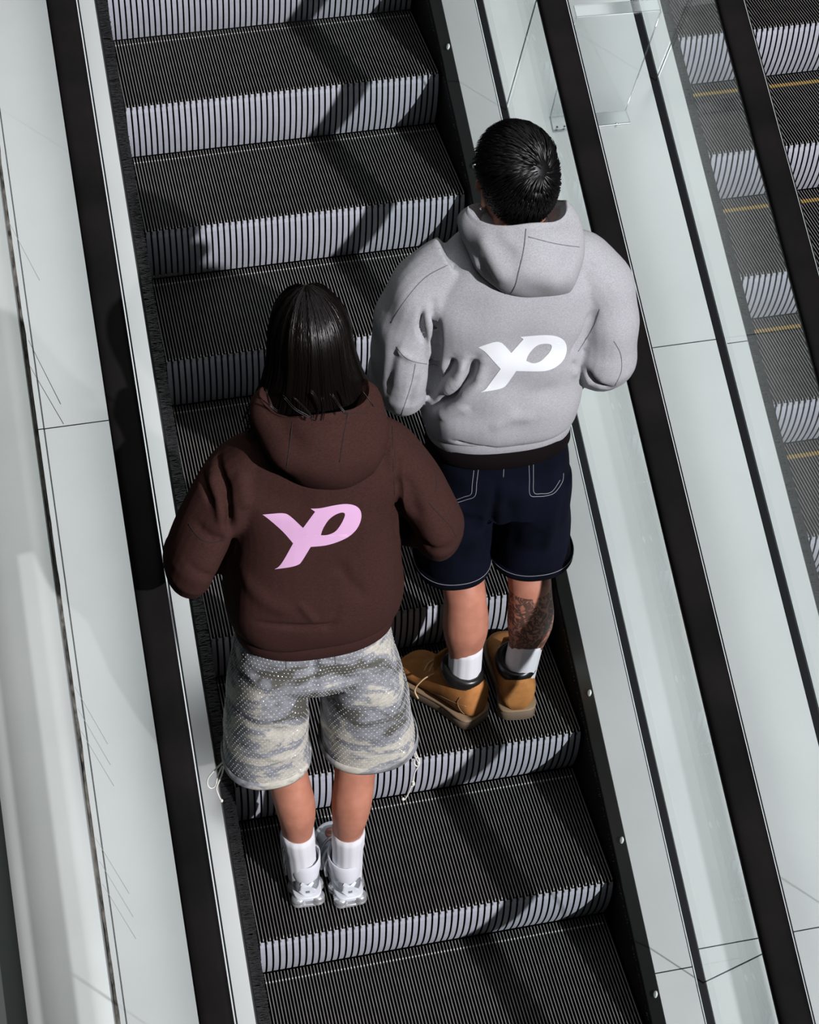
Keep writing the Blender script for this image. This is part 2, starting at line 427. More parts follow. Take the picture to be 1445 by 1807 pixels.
# right side of the far escalator: skirt and deck
b = MB(); b.prism([(X2 + W + .004, -.4), (X2 + W + .014, -.4), (X2 + W + .014, .03), (X2 + W + .4, .03), (X2 + W + .4, -.4)], YB, YA)
tag(link('trim_2', b.mesh('trim_2'), m_skirt), 'dark skirting on the outer side of the far right escalator', 'trim', kind='structure')
# =================================================================== PEOPLE: helpers
def ell_ring(cx, cy, h, a, b, n=40, p=2.3, tilt=0.0, lift=0.0):
    out = []
    for k in range(n):
        q = 2 * math.pi * k / n; c, s_ = math.cos(q), math.sin(q)
        x = a * math.copysign(abs(c) ** (2 / p), c); y = b * math.copysign(abs(s_) ** (2 / p), s_)
        out.append(Vector((cx + x, cy + y, h + tilt * x + lift * y)))
    return out
def add_loft(mb, rings):
    n = len(rings[0]); b = mb.grid(rings, True); mb.cap(b, n, True); mb.cap(b + n * (len(rings) - 1), n)
def smooth_rings(spec, sub=4):
    """spec rows of numbers, catmull interpolated"""
    A = np.array(spec, float); out = []
    for i in range(len(A) - 1):
        p0, p1, p2, p3 = A[max(i-1, 0)], A[i], A[i+1], A[min(i+2, len(A)-1)]
        for k in range(sub):
            t = k / sub
            out.append(.5 * (2*p1 + (p2-p0)*t + (2*p0-5*p1+4*p2-p3)*t*t + (3*p1-p0-3*p2+p3)*t**3))
    out.append(A[-1]); return out
def add_limb(mb, pts, radii, n=20, sub=6, power=2.0, up=Vector((0, 0, 1))):
    A = np.array([list(p) + list(r) for p, r in zip(pts, radii)])
    rows = smooth_rings(A, sub)
    rings = sweep([Vector(r[:3]) for r in rows], [(max(r[3], .001), max(r[4], .001)) for r in rows], n, up, power)
    add_loft(mb, rings)
def add_ellipsoid(mb, c, r, rot=None, nu=20, nv=12):
    P = []
    for j in range(nv + 1):
        th = math.pi * (j + .0) / nv; row = []
        for i in range(nu):
            ph = 2 * math.pi * i / nu
            v = Vector((r[0] * math.sin(th) * math.cos(ph), r[1] * math.sin(th) * math.sin(ph), r[2] * math.cos(th)))
            if j in (0, nv): v = Vector((1e-4 * math.cos(ph), 1e-4 * math.sin(ph), r[2] * math.cos(th)))
            if rot is not None: v = rot @ v
            row.append(Vector(c) + v)
        P.append(row)
    add_loft(mb, P)
def remesh(mb, voxel, iters=4, lam=.5):
    me = mb.mesh('tmp'); o = bpy.data.objects.new('tmp', me); COL.objects.link(o)
    md = o.modifiers.new('r', 'REMESH'); md.mode = 'VOXEL'; md.voxel_size = voxel; md.adaptivity = 0
    dg = bpy.context.evaluated_depsgraph_get(); dg.update()
    out = bpy.data.meshes.new_from_object(o.evaluated_get(dg)); bpy.data.objects.remove(o, do_unlink=True)
    laplace(out, iters, lam)
    out.polygons.foreach_set('use_smooth', [True] * len(out.polygons)); out.update()
    return out
def get_v(me):
    a = np.empty(len(me.vertices) * 3); me.vertices.foreach_get('co', a); return a.reshape(-1, 3)
def set_v(me, V):
    me.vertices.foreach_set('co', V.ravel()); me.update()
def laplace(me, iters, lam):
    V = get_v(me); e = np.empty(len(me.edges) * 2, int); me.edges.foreach_get('vertices', e); e = e.reshape(-1, 2)
    n = len(V); deg = np.bincount(e.ravel(), minlength=n).astype(float)[:, None]; deg[deg == 0] = 1
    for it in range(iters):
        for l in (lam, -lam * 1.02):
            S = np.zeros_like(V)
            for c in range(3):
                S[:, c] = np.bincount(e[:, 0], V[e[:, 1], c], n) + np.bincount(e[:, 1], V[e[:, 0], c], n)
            V = V + l * (S / deg - V)
    set_v(me, V)
def normals(me):
    a = np.empty(len(me.vertices) * 3); me.vertex_normals.foreach_get('vector', a); return a.reshape(-1, 3)
def seg_dist(V, A, B):
    d = B - A; L = max(d @ d, 1e-12); t = np.clip(((V - A) @ d) / L, 0, 1); return np.linalg.norm(V - (A + t[:, None] * d), axis=1), t
def fold(me, pts, width, amp, taper=True, nrm=None):
    """press (amp<0) or raise (amp>0) a fold along a polyline"""
    V = get_v(me); Nn = normals(me) if nrm is None else nrm
    P = np.array([list(p) for p in pts]); n = len(P) - 1; best = np.full(len(V), 9.9); tt = np.zeros(len(V))
    for i in range(n):
        d, t = seg_dist(V, P[i], P[i + 1]); m_ = d < best; best[m_] = d[m_]; tt[m_] = (i + t[m_]) / n
    w = np.exp(-(best / width) ** 2)
    if taper: w *= np.clip(np.sin(np.pi * np.clip(tt, .03, .97)) * 1.6, 0, 1)
    V = V + Nn * (w * amp)[:, None]; set_v(me, V)
def wobble(me, scale, amp, seed=0):
    V = get_v(me); Nn = normals(me); r = np.random.default_rng(seed); D = np.zeros(len(V))
    for k in range(7):
        d = r.normal(size=3); d /= np.linalg.norm(d); D += np.sin(V @ d * (2 * np.pi / scale) * (.6 + r.random()) + r.random() * 6.3)
    set_v(me, V + Nn * (D / 3 * amp)[:, None])
def bvh_of(me, mw):
    V = [mw @ v.co for v in me.vertices]; F = [tuple(p.vertices) for p in me.polygons]
    return BVHTree.FromPolygons(V, F)
def hit(bvh, u, v, off=0.0):
    p, n, i, d = bvh.ray_cast(CAM_C, ray(u, v))
    if p is None:
        return None
    if n.dot(ray(u, v)) > 0: n = -n
    return p + n * off
def px_fold(me, mw, bvh, px, width, amp):
    inv = mw.inverted(); q = [hit(bvh, u, v) for u, v in px]; q = [inv @ p for p in q if p is not None]
    if len(q) > 1: fold(me, q, width, amp)
def seam(name, parent, bvh, mw, px, m, r=.0011, off=.0002, sub=5):
    pts = catmull([(u, v, 0) for u, v in px], sub); q = [hit(bvh, p.x, p.y, off) for p in pts]; q = [p for p in q if p is not None]
    if len(q) < 2: return None
    # cut where the surface jumps away
    runs = [[q[0]]]
    for a_, b_ in zip(q, q[1:]):
        if (b_ - a_).length > .05: runs.append([b_])
        else: runs[-1].append(b_)
    run = max(runs, key=len)
    if len(run) < 2: return None
    inv = mw.inverted(); t = MB(); t.tube([inv @ p for p in run], r, 6)
    return link(name, t.mesh(name, True), m, parent)
def decal(name, parent, bvh, mw, outer, hole, m, off=.0012, maxe=7.0):
    """print with corners marked by a third value; traced in the picture, laid onto the garment"""
    def smooth(pl):
        n = len(pl); out = []
        for i in range(n):
            p1 = pl[i]; p2 = pl[(i + 1) % n]; p0 = pl[i - 1] if len(p1) < 3 else p1; p3 = pl[(i + 2) % n] if len(p2) < 3 else p2
            for k in range(4):
                t = k / 4; q = []
                for c in (0, 1):
                    a, b_, c_, d_ = p0[c], p1[c], p2[c], p3[c]
                    q.append(.5 * (2*b_ + (c_-a)*t + (2*a-5*b_+4*c_-d_)*t*t + (3*b_-a-3*c_+d_)*t**3))
                out.append(tuple(q))
        return out
    o2, h2 = smooth(outer), smooth(hole)
    tri = tessellate_polygon([[Vector((x, y, 0)) for x, y in o2], [Vector((x, y, 0)) for x, y in h2]])
    allp = o2 + h2
    bm = bmesh.new(); vs = [bm.verts.new((x, y, 0)) for x, y in allp]
    for t in tri:
        try: bm.faces.new([vs[i] for i in t])
        except ValueError: pass
    for it in range(6):
        long_ = [e for e in bm.edges if e.calc_length() > maxe]
        if not long_: break
        bmesh.ops.subdivide_edges(bm, edges=long_, cuts=1); bmesh.ops.triangulate(bm, faces=bm.faces[:])
    inv = mw.inverted(); dead = []
    for v in bm.verts:
        p = hit(bvh, v.co.x, v.co.y, off)
        if p is None: dead.append(v)
        else: v.co = inv @ p
    bmesh.ops.delete(bm, geom=dead, context='VERTS'); bmesh.ops.recalc_face_normals(bm, faces=bm.faces)
    me = bpy.data.meshes.new(name); bm.to_mesh(me); bm.free()
    me.polygons.foreach_set('use_smooth', [True] * len(me.polygons))
    return link(name, me, m, parent)

# materials for the people
def fabric(name, c0, c1, scale=180, rough=.92, big=None):
    def f(nt, b):
        v = coords(nt)
        n = N(nt, 'ShaderNodeTexNoise', Scale=scale, Detail=5); n.inputs['Roughness'].default_value = .8
        mp = N(nt, 'ShaderNodeMapping'); mp.inputs['Scale'].default_value = (1, 1, 2.4); nt.links.new(v, mp.inputs['Vector']); nt.links.new(mp.outputs[0], n.inputs['Vector'])
        nt.links.new(ramp(nt, n.outputs['Fac'], [(.38, c0), (.62, c1)]), b.inputs['Base Color'])
        n2 = N(nt, 'ShaderNodeTexNoise', Scale=900.0, Detail=2); nt.links.new(v, n2.inputs['Vector'])
        bp = N(nt, 'ShaderNodeBump', Strength=.25, Distance=.0008); nt.links.new(n2.outputs['Fac'], bp.inputs['Height']); nt.links.new(bp.outputs['Normal'], b.inputs['Normal'])
    return mat(name, rough=rough, spec=.04, build=f)
m_brown = fabric('brown_fleece', (.034, .0155, .013), (.048, .0225, .019))
m_grey = fabric('heather_grey_fleece', (.29, .295, .315), (.41, .415, .435), 260)
m_seam_b = mat('dark_brown_seam', (.012, .006, .006), .9); m_seam_g = mat('grey_seam', (.15, .15, .165), .9, 0, .05)
m_pink = mat('pink_print', (.66, .40, .62), .6, spec=.25); m_white = mat('white_print', (.74, .78, .80), .6, spec=.25)
m_denim = mat('dark_denim', rough=.9, spec=.05, build=lambda nt, b: noise_col(nt, b, 9, [(.3, (.0016, .0022, .0045)), (.7, (.0042, .006, .0135))], detail=6, bump=.3, bump_scale=900))
m_stitch = mat('pale_stitch', (.26, .275, .29), .85, 0, .1)
m_band = mat('black_waistband', (.006, .004, .0045), .9, 0, .05)
def skin_build(tattoo):
    def f(nt, b):
        v = coords(nt); n = N(nt, 'ShaderNodeTexNoise', Scale=22.0, Detail=5); nt.links.new(v, n.inputs['Vector'])
        col = ramp(nt, n.outputs['Fac'], [(.3, (.33, .135, .085)), (.7, (.44, .19, .125))])
        if tattoo:
            sx = N(nt, 'ShaderNodeSeparateXYZ'); nt.links.new(v, sx.inputs[0])
            w = N(nt, 'ShaderNodeTexNoise', Scale=34.0, Detail=3, Distortion=2.5); nt.links.new(v, w.inputs['Vector'])
            msk = ramp(nt, w.outputs['Fac'], [(.40, (0, 0, 0)), (.50, (1, 1, 1)), (.62, (1, 1, 1)), (.70, (0, 0, 0))])
            gx = N(nt, 'ShaderNodeMath', operation='GREATER_THAN'); gx.inputs[1].default_value = .02; nt.links.new(sx.outputs['X'], gx.inputs[0])
            gz = N(nt, 'ShaderNodeMath', operation='LESS_THAN'); gz.inputs[1].default_value = .43; nt.links.new(sx.outputs['Z'], gz.inputs[0])
            m1 = N(nt, 'ShaderNodeMath', operation='MULTIPLY'); nt.links.new(gx.outputs[0], m1.inputs[0]); nt.links.new(gz.outputs[0], m1.inputs[1])
            m2 = N(nt, 'ShaderNodeMath', operation='MULTIPLY'); nt.links.new(m1.outputs[0], m2.inputs[0]); nt.links.new(msk, m2.inputs[1])
            m3 = N(nt, 'ShaderNodeMath', operation='MULTIPLY'); nt.links.new(m2.outputs[0], m3.inputs[0]); m3.inputs[1].default_value = .85
            mx = N(nt, 'ShaderNodeMixRGB'); nt.links.new(m3.outputs[0], mx.inputs['Fac']); nt.links.new(col, mx.inputs['Color1']); mx.inputs['Color2'].default_value = (.030, .026, .024, 1)
            col = mx.outputs['Color']
        nt.links.new(col, b.inputs['Base Color'])
        b.inputs['Subsurface Weight'].default_value = 0.0
    return f
m_skin_w = mat('skin', rough=.55, spec=.35, build=skin_build(False)); m_skin_m = mat('skin_with_leg_tattoo', rough=.55, spec=.35, build=skin_build(True))
m_hair = mat('black_hair', (.003, .0027, .003), .38, 0, .28)
m_hair_w = mat('dark_brown_hair', (.0035, .0022, .002), .33, 0, .24)
def camo_build(nt, b):
    v = coords(nt, (1, 1, 1.9))
    w = N(nt, 'ShaderNodeTexNoise', Scale=5.2, Detail=10, Distortion=.9); w.inputs['Roughness'].default_value = .62; nt.links.new(v, w.inputs['Vector'])
    c = ramp(nt, w.outputs['Fac'], [(.0, (.055, .055, .046)), (.41, (.085, .085, .072)), (.455, (.19, .198, .215)), (.52, (.25, .26, .28)), (.545, (.44, .425, .37)), (1, (.52, .50, .44))])
    n2 = N(nt, 'ShaderNodeTexNoise', Scale=70.0, Detail=4); nt.links.new(v, n2.inputs['Vector'])
    mx = N(nt, 'ShaderNodeMixRGB', blend_type='OVERLAY'); mx.inputs['Fac'].default_value = .45; nt.links.new(c, mx.inputs['Color1']); nt.links.new(n2.outputs['Fac'], mx.inputs['Color2'])
    nt.links.new(mx.outputs['Color'], b.inputs['Base Color'])
m_camo = mat('camouflage_cotton', rough=.85, spec=.2, build=camo_build)
m_stone = mat('rhinestone', (.85, .87, .85), .12, .4, .8)
m_cord = mat('off_white_cord', (.62, .62, .57), .8)
m_sock = mat('white_ribbed_sock', (.60, .61, .64), .9, spec=.2)
m_tan = mat('wheat_nubuck', rough=.8, spec=.2, build=lambda nt, b: noise_col(nt, b, 26, [(.3, (.30, .125, .035)), (.7, (.42, .185, .06))], bump=.2, bump_scale=500))
m_collar = mat('black_padded_leather', (.008, .008, .008), .32, 0, .5)
m_sole = mat('pale_brown_rubber', (.23, .155, .09), .65); m_soleb = mat('dark_lug_rubber', (.13, .095, .065), .7)
m_silver = mat('silver_shoe', rough=.35, metal=.6, build=lambda nt, b: noise_col(nt, b, 30, [(.3, (.30, .33, .35)), (.7, (.46, .49, .51))]))
m_shoelight = mat('pale_shoe_overlay', (.62, .65, .69), .5, .1)
m_liner = mat('pale_mesh_lining', (.56, .58, .62), .85, 0, .15)
m_chrome = mat('silver_rubber_column', (.62, .64, .66), .25, .7)
m_lace = mat('tan_lace', (.55, .38, .20), .8)
m_eye = mat('eye_white', (.8, .8, .8), .2); m_lips = mat('lips', (.30, .10, .09), .5)
m_metal = mat('silver_earring', (.8, .8, .82), .15, 1.0)

def person_root(name, loc, yaw, me, m, label):
    o = link(name, me, m); o.location = loc; o.rotation_euler = (0, 0, yaw); tag(o, label, 'person')
    mw = Matrix.Translation(loc) @ Matrix.Rotation(yaw, 4, 'Z'); return o, mw

def add_hand(mb, wrist, d, side):
    """relaxed half-curled hand, fingers leaving the palm end, thumb from its side"""
    d = Vector(d).normalized(); sd = Vector((0, 0, 1)).cross(d).normalized() * side; up = d.cross(sd) * side
    w = Vector(wrist)
    add_limb(mb, [w, w + d * .045, w + d * .085], [(.022, .017), (.038, .016), (.036, .013)], 14, 4, 2.4)
    for k, L in enumerate((.062, .072, .068, .054)):
        r = w + d * .080 + sd * (.027 - .018 * k)
        add_limb(mb, [r, r + d * L * .45 - up * .004, r + d * L * .8 - up * .018, r + d * L * .85 - up * .034], [(.0085, .0085), (.0082, .0082), (.0075, .0075), (.006, .006)], 10, 4)
    t = w + d * .03 + sd * .03
    add_limb(mb, [t, t + d * .03 + sd * .018, t + d * .058 + sd * .018 - up * .008], [(.012, .012), (.010, .010), (.0075, .0075)], 10, 4)

def head_shape(mb, c, Rm, neck):
    """skull, jaw, nose, ears and neck; Rm turns the head"""
    c = Vector(c); g = lambda x, y, z: c + Rm @ Vector((x, y, z))
    add_ellipsoid(mb, g(0, -.012, .018), (.074, .094, .098), Rm)
    add_ellipsoid(mb, g(0, .022, -.040), (.060, .070, .078), Rm)
    add_ellipsoid(mb, g(0, .055, -.088), (.034, .032, .026), Rm)
    add_limb(mb, [g(0, .084, .020), g(0, .098, -.005), g(0, .110, -.030), g(0, .092, -.040)], [(.008, .008), (.010, .012), (.015, .013), (.012, .008)], 12, 3)
    add_ellipsoid(mb, g(0, .086, -.062), (.024, .010, .009), Rm)
    add_ellipsoid(mb, g(0, .076, .028), (.052, .018, .012), Rm)
    for s in (-1, 1):
        add_ellipsoid(mb, g(s * .044, .062, -.022), (.022, .022, .020), Rm)
        e = Rm @ Matrix.Rotation(s * .5, 3, 'Z')
        add_ellipsoid(mb, g(s * .079, -.006, -.008), (.008, .019, .031), e)
        add_ellipsoid(mb, g(s * .079, .004, -.036), (.007, .010, .012), e)
    add_limb(mb, [Vector(neck), g(0, -.02, -.075), g(0, -.012, -.02)], [(.062, .060), (.056, .058), (.056, .060)], 18, 4)

def eyes(parent, c, Rm):
    for s in (-1, 1):
        mb = MB(); add_ellipsoid(mb, Vector(c) + Rm @ Vector((s * .031, .078, .008)), (.0125, .0125, .0115), Rm, 14, 8)
        link('eye', mb.mesh('eye', True), m_eye, parent)

def hood_mesh(c, zr, rx, ry, depth, bulge, tilt=0.0, yaw=0.0, nu=72, nv=30, rim_drop=.02, skew=0.0):
    """soft hood lying behind the neck: rim ring, bag hanging down the back, lining going inside"""
    P = []
    def pt(ph, v):
        back = max(0.0, math.cos(ph)); w = min(1.0, back * 1.22) ** .95
        sx, sy = math.sin(ph), -math.cos(ph)
        dep = .055 + (depth - .055) * w
        bl = (.022 + bulge * w) * math.sin(math.pi * min(v, 1) * .86) ** .75 if v > 0 else 0
        shrink = 1.0 - .36 * v ** 1.7 * w
        x = (rx * shrink + bl * .8) * sx + skew * v * w; y = ry * sy * (1 - .1 * v) + bl * sy * 1.0
        z = -dep * v + tilt * x - rim_drop * w + .012 * math.cos(2 * ph)
        # forward ends drop to the throat
        z -= .07 * max(0.0, -math.cos(ph)) ** 1.5
        q = Matrix.Rotation(yaw, 3, 'Z') @ Vector((x, y, z))
        return Vector((c[0], c[1], zr)) + q
    phs = [2 * math.pi * i / nu for i in range(nu)]
    rows = []
    for j in range(8, 0, -1):   # lining
        v = j / 8 * .7
        r = []
        for ph in phs:
            p = pt(ph, 0); cc = Vector((c[0], c[1], p.z)); q = p + (cc - p) * (.10 + .45 * v) - Vector((0, 0, .085 * v)); r.append(q)
        rows.append(r)
    for (ins, dz) in ((.055, -.001), (.035, .004), (.012, .004)):
        rows.append([pt(ph, 0) + (Vector((c[0], c[1], pt(ph, 0).z)) - pt(ph, 0)) * ins + Vector((0, 0, dz)) for ph in phs])
    for j in range(nv + 1): rows.append([pt(ph, j / nv) for ph in phs])
    mb = MB(); mb.grid(rows, True); return mb.mesh('hood', True)

def shoe_outline(L, w_heel, w_ball, w_toe, n=28, bend=.006):
    """closed outline (x, y) with the heel at y=0, toe at y=L"""
    ctrl = [(0, 0), (w_heel * .75, .006), (w_heel, .035), (w_heel * .93, L * .33), (w_ball * .9 + bend, L * .5), (w_ball + bend * .6, L * .70), (w_toe * 1.0, L * .88), (w_toe * .55, L * .97), (0, L),
            (-w_toe * .62, L * .965), (-w_toe * 1.05, L * .88), (-w_ball, L * .70), (-w_ball * .86, L * .5), (-w_heel * .93, L * .33), (-w_heel, .035), (-w_heel * .75, .006)]
    return [(p.x, p.y) for p in catmull([(x, y, 0) for x, y in ctrl], 3, True)]
def sole_mesh(name, outl, z0, z1, grow=0.0, waist=0.0):
    mb = MB(); rows = []
    cx = sum(p[0] for p in outl) / len(outl); cy = sum(p[1] for p in outl) / len(outl)
    def ring(z, g): return [(x + g * (1 if x > cx else -1) * min(1, abs(x - cx) / .02), y + g * (1 if y > cy else -1) * min(1, abs(y - cy) / .06), z) for x, y in outl]
    zs = [(z0, grow - .003), (z0 + .003, grow), ((z0 + z1) / 2, grow - waist), (z1 - .002, grow), (z1, grow - .0025)]
    rows = [ring(z, g) for z, g in zs]
    b = mb.grid(rows, True); mb.cap(b, len(outl), True); mb.cap(b + len(outl) * (len(rows) - 1), len(outl)); return mb.mesh(name, True)

# =================================================================== WOMAN in the brown hoodie
OW = Vector((.20, -1.92, -RISE * 6 + .0005))
HW = Vector((.035, .075, 1.655)); RW = Matrix.Rotation(-.04, 3, 'Z') @ Matrix.Rotation(-.16, 3, 'X')
mb = MB()
for s, xk, xa, yh in ((-1, -.080, -.056, -.094), (1, .086, .051, -.117)):
    add_limb(mb, [(xa * 1.02, yh + .068, .055), (xa * 1.02, yh + .066, .105), (xa * 1.1, yh + .062, .18), (xa * 1.18, yh + .060, .235), ((xa + xk) / 2, yh + .055, .33), (xk, yh + .085, .42), (xk * 1.10, .0, .50), (s * .100, .0, .68), (s * .095, 0, .87)],
             [(.037, .040), (.032, .038), (.034, .040), (.038, .043), (.050, .053), (.051, .053), (.054, .058), (.062, .076), (.064, .090)], 20)
    add_limb(mb, [(xa, yh + .035, .045), (xa, yh + .09, .05), (xa, yh + .18, .04), (xa, yh + .235, .036)], [(.030, .028), (.034, .03), (.036, .022), (.028, .014)], 14, 4)
    ex = -.268 if s < 0 else .284; wr = Vector((ex - s * .15, .19, 1.105))
    add_limb(mb, [(.02 + s * .08, -.005, 1.385), (.02 + s * .155, -.012, 1.365), (.016 + s * .226, -.035, 1.30), (ex - s * .004, -.060, 1.225), (ex - s * .012, .01, 1.172), (ex - s * .07, .09, 1.128), wr], [(.05, .05), (.046, .046), (.042, .042), (.036, .036), (.036, .036), (.032, .032), (.024, .02)], 16)
    add_hand(mb, wr, (-s * .8, .45, -.1), s)
add_loft(mb, [ell_ring(r[1], r[2], r[0], r[3], r[4], 36) for r in smooth_rings([(.85, .0, 0, .12, .08), (.88, .0, -.005, .150, .10), (.93, 0, -.005, .165, .11), (1.05, .008, 0, .125, .09), (1.2, .012, .0, .14, .10), (1.34, .018, -.005, .150, .09), (1.42, .022, -.01, .11, .07), (1.50, .024, -.005, .06, .055)])])
head_shape(mb, HW, RW, (.025, -.005, 1.45))
me = remesh(mb, .0075, 3)
woman, MWw = person_root('person', OW, 0.0, me, m_skin_w, 'person in a dark brown hoodie and studded camouflage shorts, standing left')
eyes(woman, HW, RW)

# hoodie
mb = MB()
tors = smooth_rings([(.965, .004, -.01, .178, .126), (.990, .004, -.012, .196, .146), (1.04, .006, -.015, .204, .154), (1.10, .008, -.014, .200, .150), (1.18, .012, -.010, .194, .142), (1.28, .016, -.008, .188, .135), (1.38, .018, -.008, .200, .128), (1.44, .020, -.008, .168, .112), (1.49, .022, -.004, .115, .092), (1.525, .024, .0, .075, .075)])
add_loft(mb, [ell_ring(r[1], r[2], r[0], r[3], r[4], 48, 2.5) for r in tors])
for s in (-1, 1):
    ex, ey, ez = ((-.270, -.060, 1.215) if s < 0 else (.286, -.070, 1.225))
    pts = [(.02 + s * .10, -.005, 1.435), (.02 + s * .165, -.012, 1.385), (.016 + s * .232, -.035, 1.305), (ex, ey, ez), (ex - s * .012, ey + .075, ez - .045), (ex - s * .07, .09, 1.125), (ex - s * .135, .17, 1.105)]
    add_limb(mb, pts, [(.078, .066), (.092, .074), (.090, .060), (.082, .055), (.072, .056), (.060, .056), (.045, .045)], 24, 6)
hoodie_me = remesh(mb, .0050, 5)
bv = bvh_of(hoodie_me, MWw)
inv = MWw.inverted()
for px, w, a in (([(383, 805), (398, 860), (405, 920), (410, 1000)], .010, -.026), ([(358, 830), (366, 870), (372, 890)], .008, -.012), ([(400, 770), (424, 830), (436, 900)], .014, .010), ([(372, 830), (385, 880), (392, 930)], .010, .009),
                 ([(697, 790), (701, 860), (704, 950)], .008, -.022), ([(684, 740), (689, 800), (694, 900)], .010, .009), ([(715, 830), (728, 880), (735, 920)], .018, -.010), ([(340, 920), (375, 950), (398, 952)], .011, -.007), ([(330, 990), (365, 1015), (395, 1000)], .010, -.006),
                 ([(700, 945), (750, 962), (795, 965)], .010, -.013), ([(590, 985), (620, 1030), (650, 1060)], .015, -.005), ([(525, 1060), (545, 1085), (560, 1100)], .009, .005), ([(600, 1065), (585, 1100), (575, 1115)], .010, -.004),
                 ([(450, 1095), (520, 1108), (600, 1100)], .007, -.010), ([(440, 860), (500, 885), (560, 890)], .03, -.006), ([(420, 1000), (470, 1060), (520, 1085)], .02, .006), ([(660, 900), (640, 980), (600, 1040)], .02, .005)):
    px_fold(hoodie_me, MWw, bv, px, w, a)
wobble(hoodie_me, .16, .0030, 3)
hoodie = link('hoodie', hoodie_me, m_brown, woman)
bv = bvh_of(hoodie_me, MWw)
# hem band
mb = MB(); rows = []
for (h, g) in ((.995, .003), (.986, .007), (.965, .009), (.940, .006), (.932, .0), (.938, -.006), (.98, -.010)):
    rows.append(ell_ring(.004, -.01, h, .178 + g, .126 + g, 64, 2.4))
mb.grid(rows, True); link('hem_band', mb.mesh('hem_band', True), m_brown, hoodie)
for s in (-1, 1):
    mb = MB(); ex = -.247 if s < 0 else .283
    p = Vector((ex - s * .125, .16, 1.105)); d = Vector((-s * .6, .75, -.05)).normalized()
    mb.tube([p, p + d * .02, p + d * .055, p + d * .06], [.044, .040, .036, .030], 18); link('cuff', mb.mesh('cuff', True), m_brown, hoodie)
k_ = lambda zx, zy, *c: (280 + zx * .38754, 820 + zy * .38754, *c)
YP_W = [k_(473, 226, 1), k_(520, 222), k_(565, 220), k_(597, 232), k_(657, 287, 1), k_(712, 213, 1), k_(692, 199, 1), k_(735, 197), k_(800, 184), k_(850, 178), k_(890, 184), k_(914, 202), k_(922, 230), k_(915, 265), k_(895, 299), k_(860, 329), k_(810, 352), k_(755, 367), k_(692, 373, 1), k_(652, 438), k_(635, 454), k_(600, 465), k_(528, 475, 1), k_(548, 462), k_(570, 432), k_(612, 357, 1), k_(565, 303), k_(505, 250)]
YP_Wh = [k_(738, 320, 1), k_(748, 290), k_(772, 252), k_(800, 229), k_(830, 217), k_(846, 221), k_(844, 240), k_(826, 275), k_(803, 303), k_(770, 318)]
tag(decal('back_print', hoodie, bv, MWw, YP_W, YP_Wh, m_pink), 'pink lettered print on the back')
# hood
hm = hood_mesh((.030, -.010), 1.612, .118, .098, .170, .052, tilt=-.02, skew=.02)
bh0 = bvh_of(hm, MWw)
for px, w, a in (([(470, 700), (505, 760), (540, 800)], .02, -.006), ([(440, 750), (480, 810), (520, 830)], .02, .006), ([(640, 740), (628, 780), (610, 815)], .012, -.005)): px_fold(hm, MWw, bh0, px, w, a)
wobble(hm, .11, .0035, 21)
hood = link('hood', hm, m_brown, hoodie); bh = bvh_of(hm, MWw)
seam('seam', hoodie, bh, MWw, [(520, 715), (513, 770), (506, 825)], m_seam_b, .0012); seam('seam', hoodie, bh, MWw, [(615, 722), (606, 770), (599, 815)], m_seam_b, .0012)
seam('seam', hoodie, bh, MWw, [(455, 722), (540, 727), (650, 729)], m_seam_b, .0009)
for px in ([(333, 925), (350, 948), (372, 958), (398, 952)], [(757, 888), (775, 908), (795, 930), (806, 950)], [(692, 752), (694, 830), (699, 930)], [(766, 830), (770, 850), (768, 868)]):
    seam('seam', hoodie, bv, MWw, px, m_seam_b, .0011)

# shorts
mb = MB()
add_loft(mb, [ell_ring(r[1], r[2], r[0], r[3], r[4], 44, 2.3) for r in smooth_rings([(1.0, .0, -.005, .150, .105), (.94, .0, -.008, .170, .124), (.86, .0, -.01, .186, .136), (.84, .0, -.012, .190, .138), (.80, .0, -.01, .178, .120)], 4)])
legs = {-1: [(.87, -.098, -.010, .082, .126), (.78, -.110, -.008, .090, .132), (.70, -.117, -.004, .096, .128), (.58, -.123, .004, .101, .120), (.495, -.126, .008, .105, .113)],
        1: [(.87, .098, -.010, .082, .126), (.78, .108, -.008, .095, .132), (.70, .116, -.004, .102, .130), (.58, .123, .004, .110, .124), (.495, .128, .008, .118, .117)]}
for s in (-1, 1): add_loft(mb, [ell_ring(r[1], r[2], r[0], r[3], r[4], 44, 2.3) for r in smooth_rings(legs[s], 5)])
sm = remesh(mb, .0062, 5)
bs = bvh_of(sm, MWw)
for px, w, a in (([(553, 1150), (552, 1230), (553, 1330)], .010, -.020), ([(420, 1180), (470, 1230), (530, 1240)], .018, -.006), ([(430, 1270), (480, 1290), (535, 1280)], .016, -.006), ([(575, 1240), (640, 1255), (710, 1230)], .018, -.006), ([(580, 1290), (640, 1300), (715, 1275)], .015, .005), ([(570, 1180), (610, 1200), (650, 1200)], .016, -.007), ([(440, 1320), (490, 1340), (530, 1330)], .012, .004)):
    px_fold(sm, MWw, bs, px, w, a)
wobble(sm, .12, .002, 5)
shorts = link('shorts', sm, m_camo, woman); bs = bvh_of(sm, MWw)
for s in (-1, 1):
    c = legs[s][-1]; mb = MB(); rows = []
    for (h, g) in ((.511, .0005), (.507, .0045), (.492, .0045), (.485, .001), (.491, -.006), (.525, -.012)): rows.append(ell_ring(c[1], c[2], h, c[3] + g, c[4] + g, 60, 2.3))
    mb.grid(rows, True); link('leg_hem', mb.mesh('leg_hem', True), m_camo, shorts)
for px in ([(505, 1145), (505, 1180)], [(590, 1145), (592, 1172)], [(440, 1130), (470, 1150), (505, 1157)]): seam('seam', shorts, bs, MWw, px, m_seam_g, .0013)
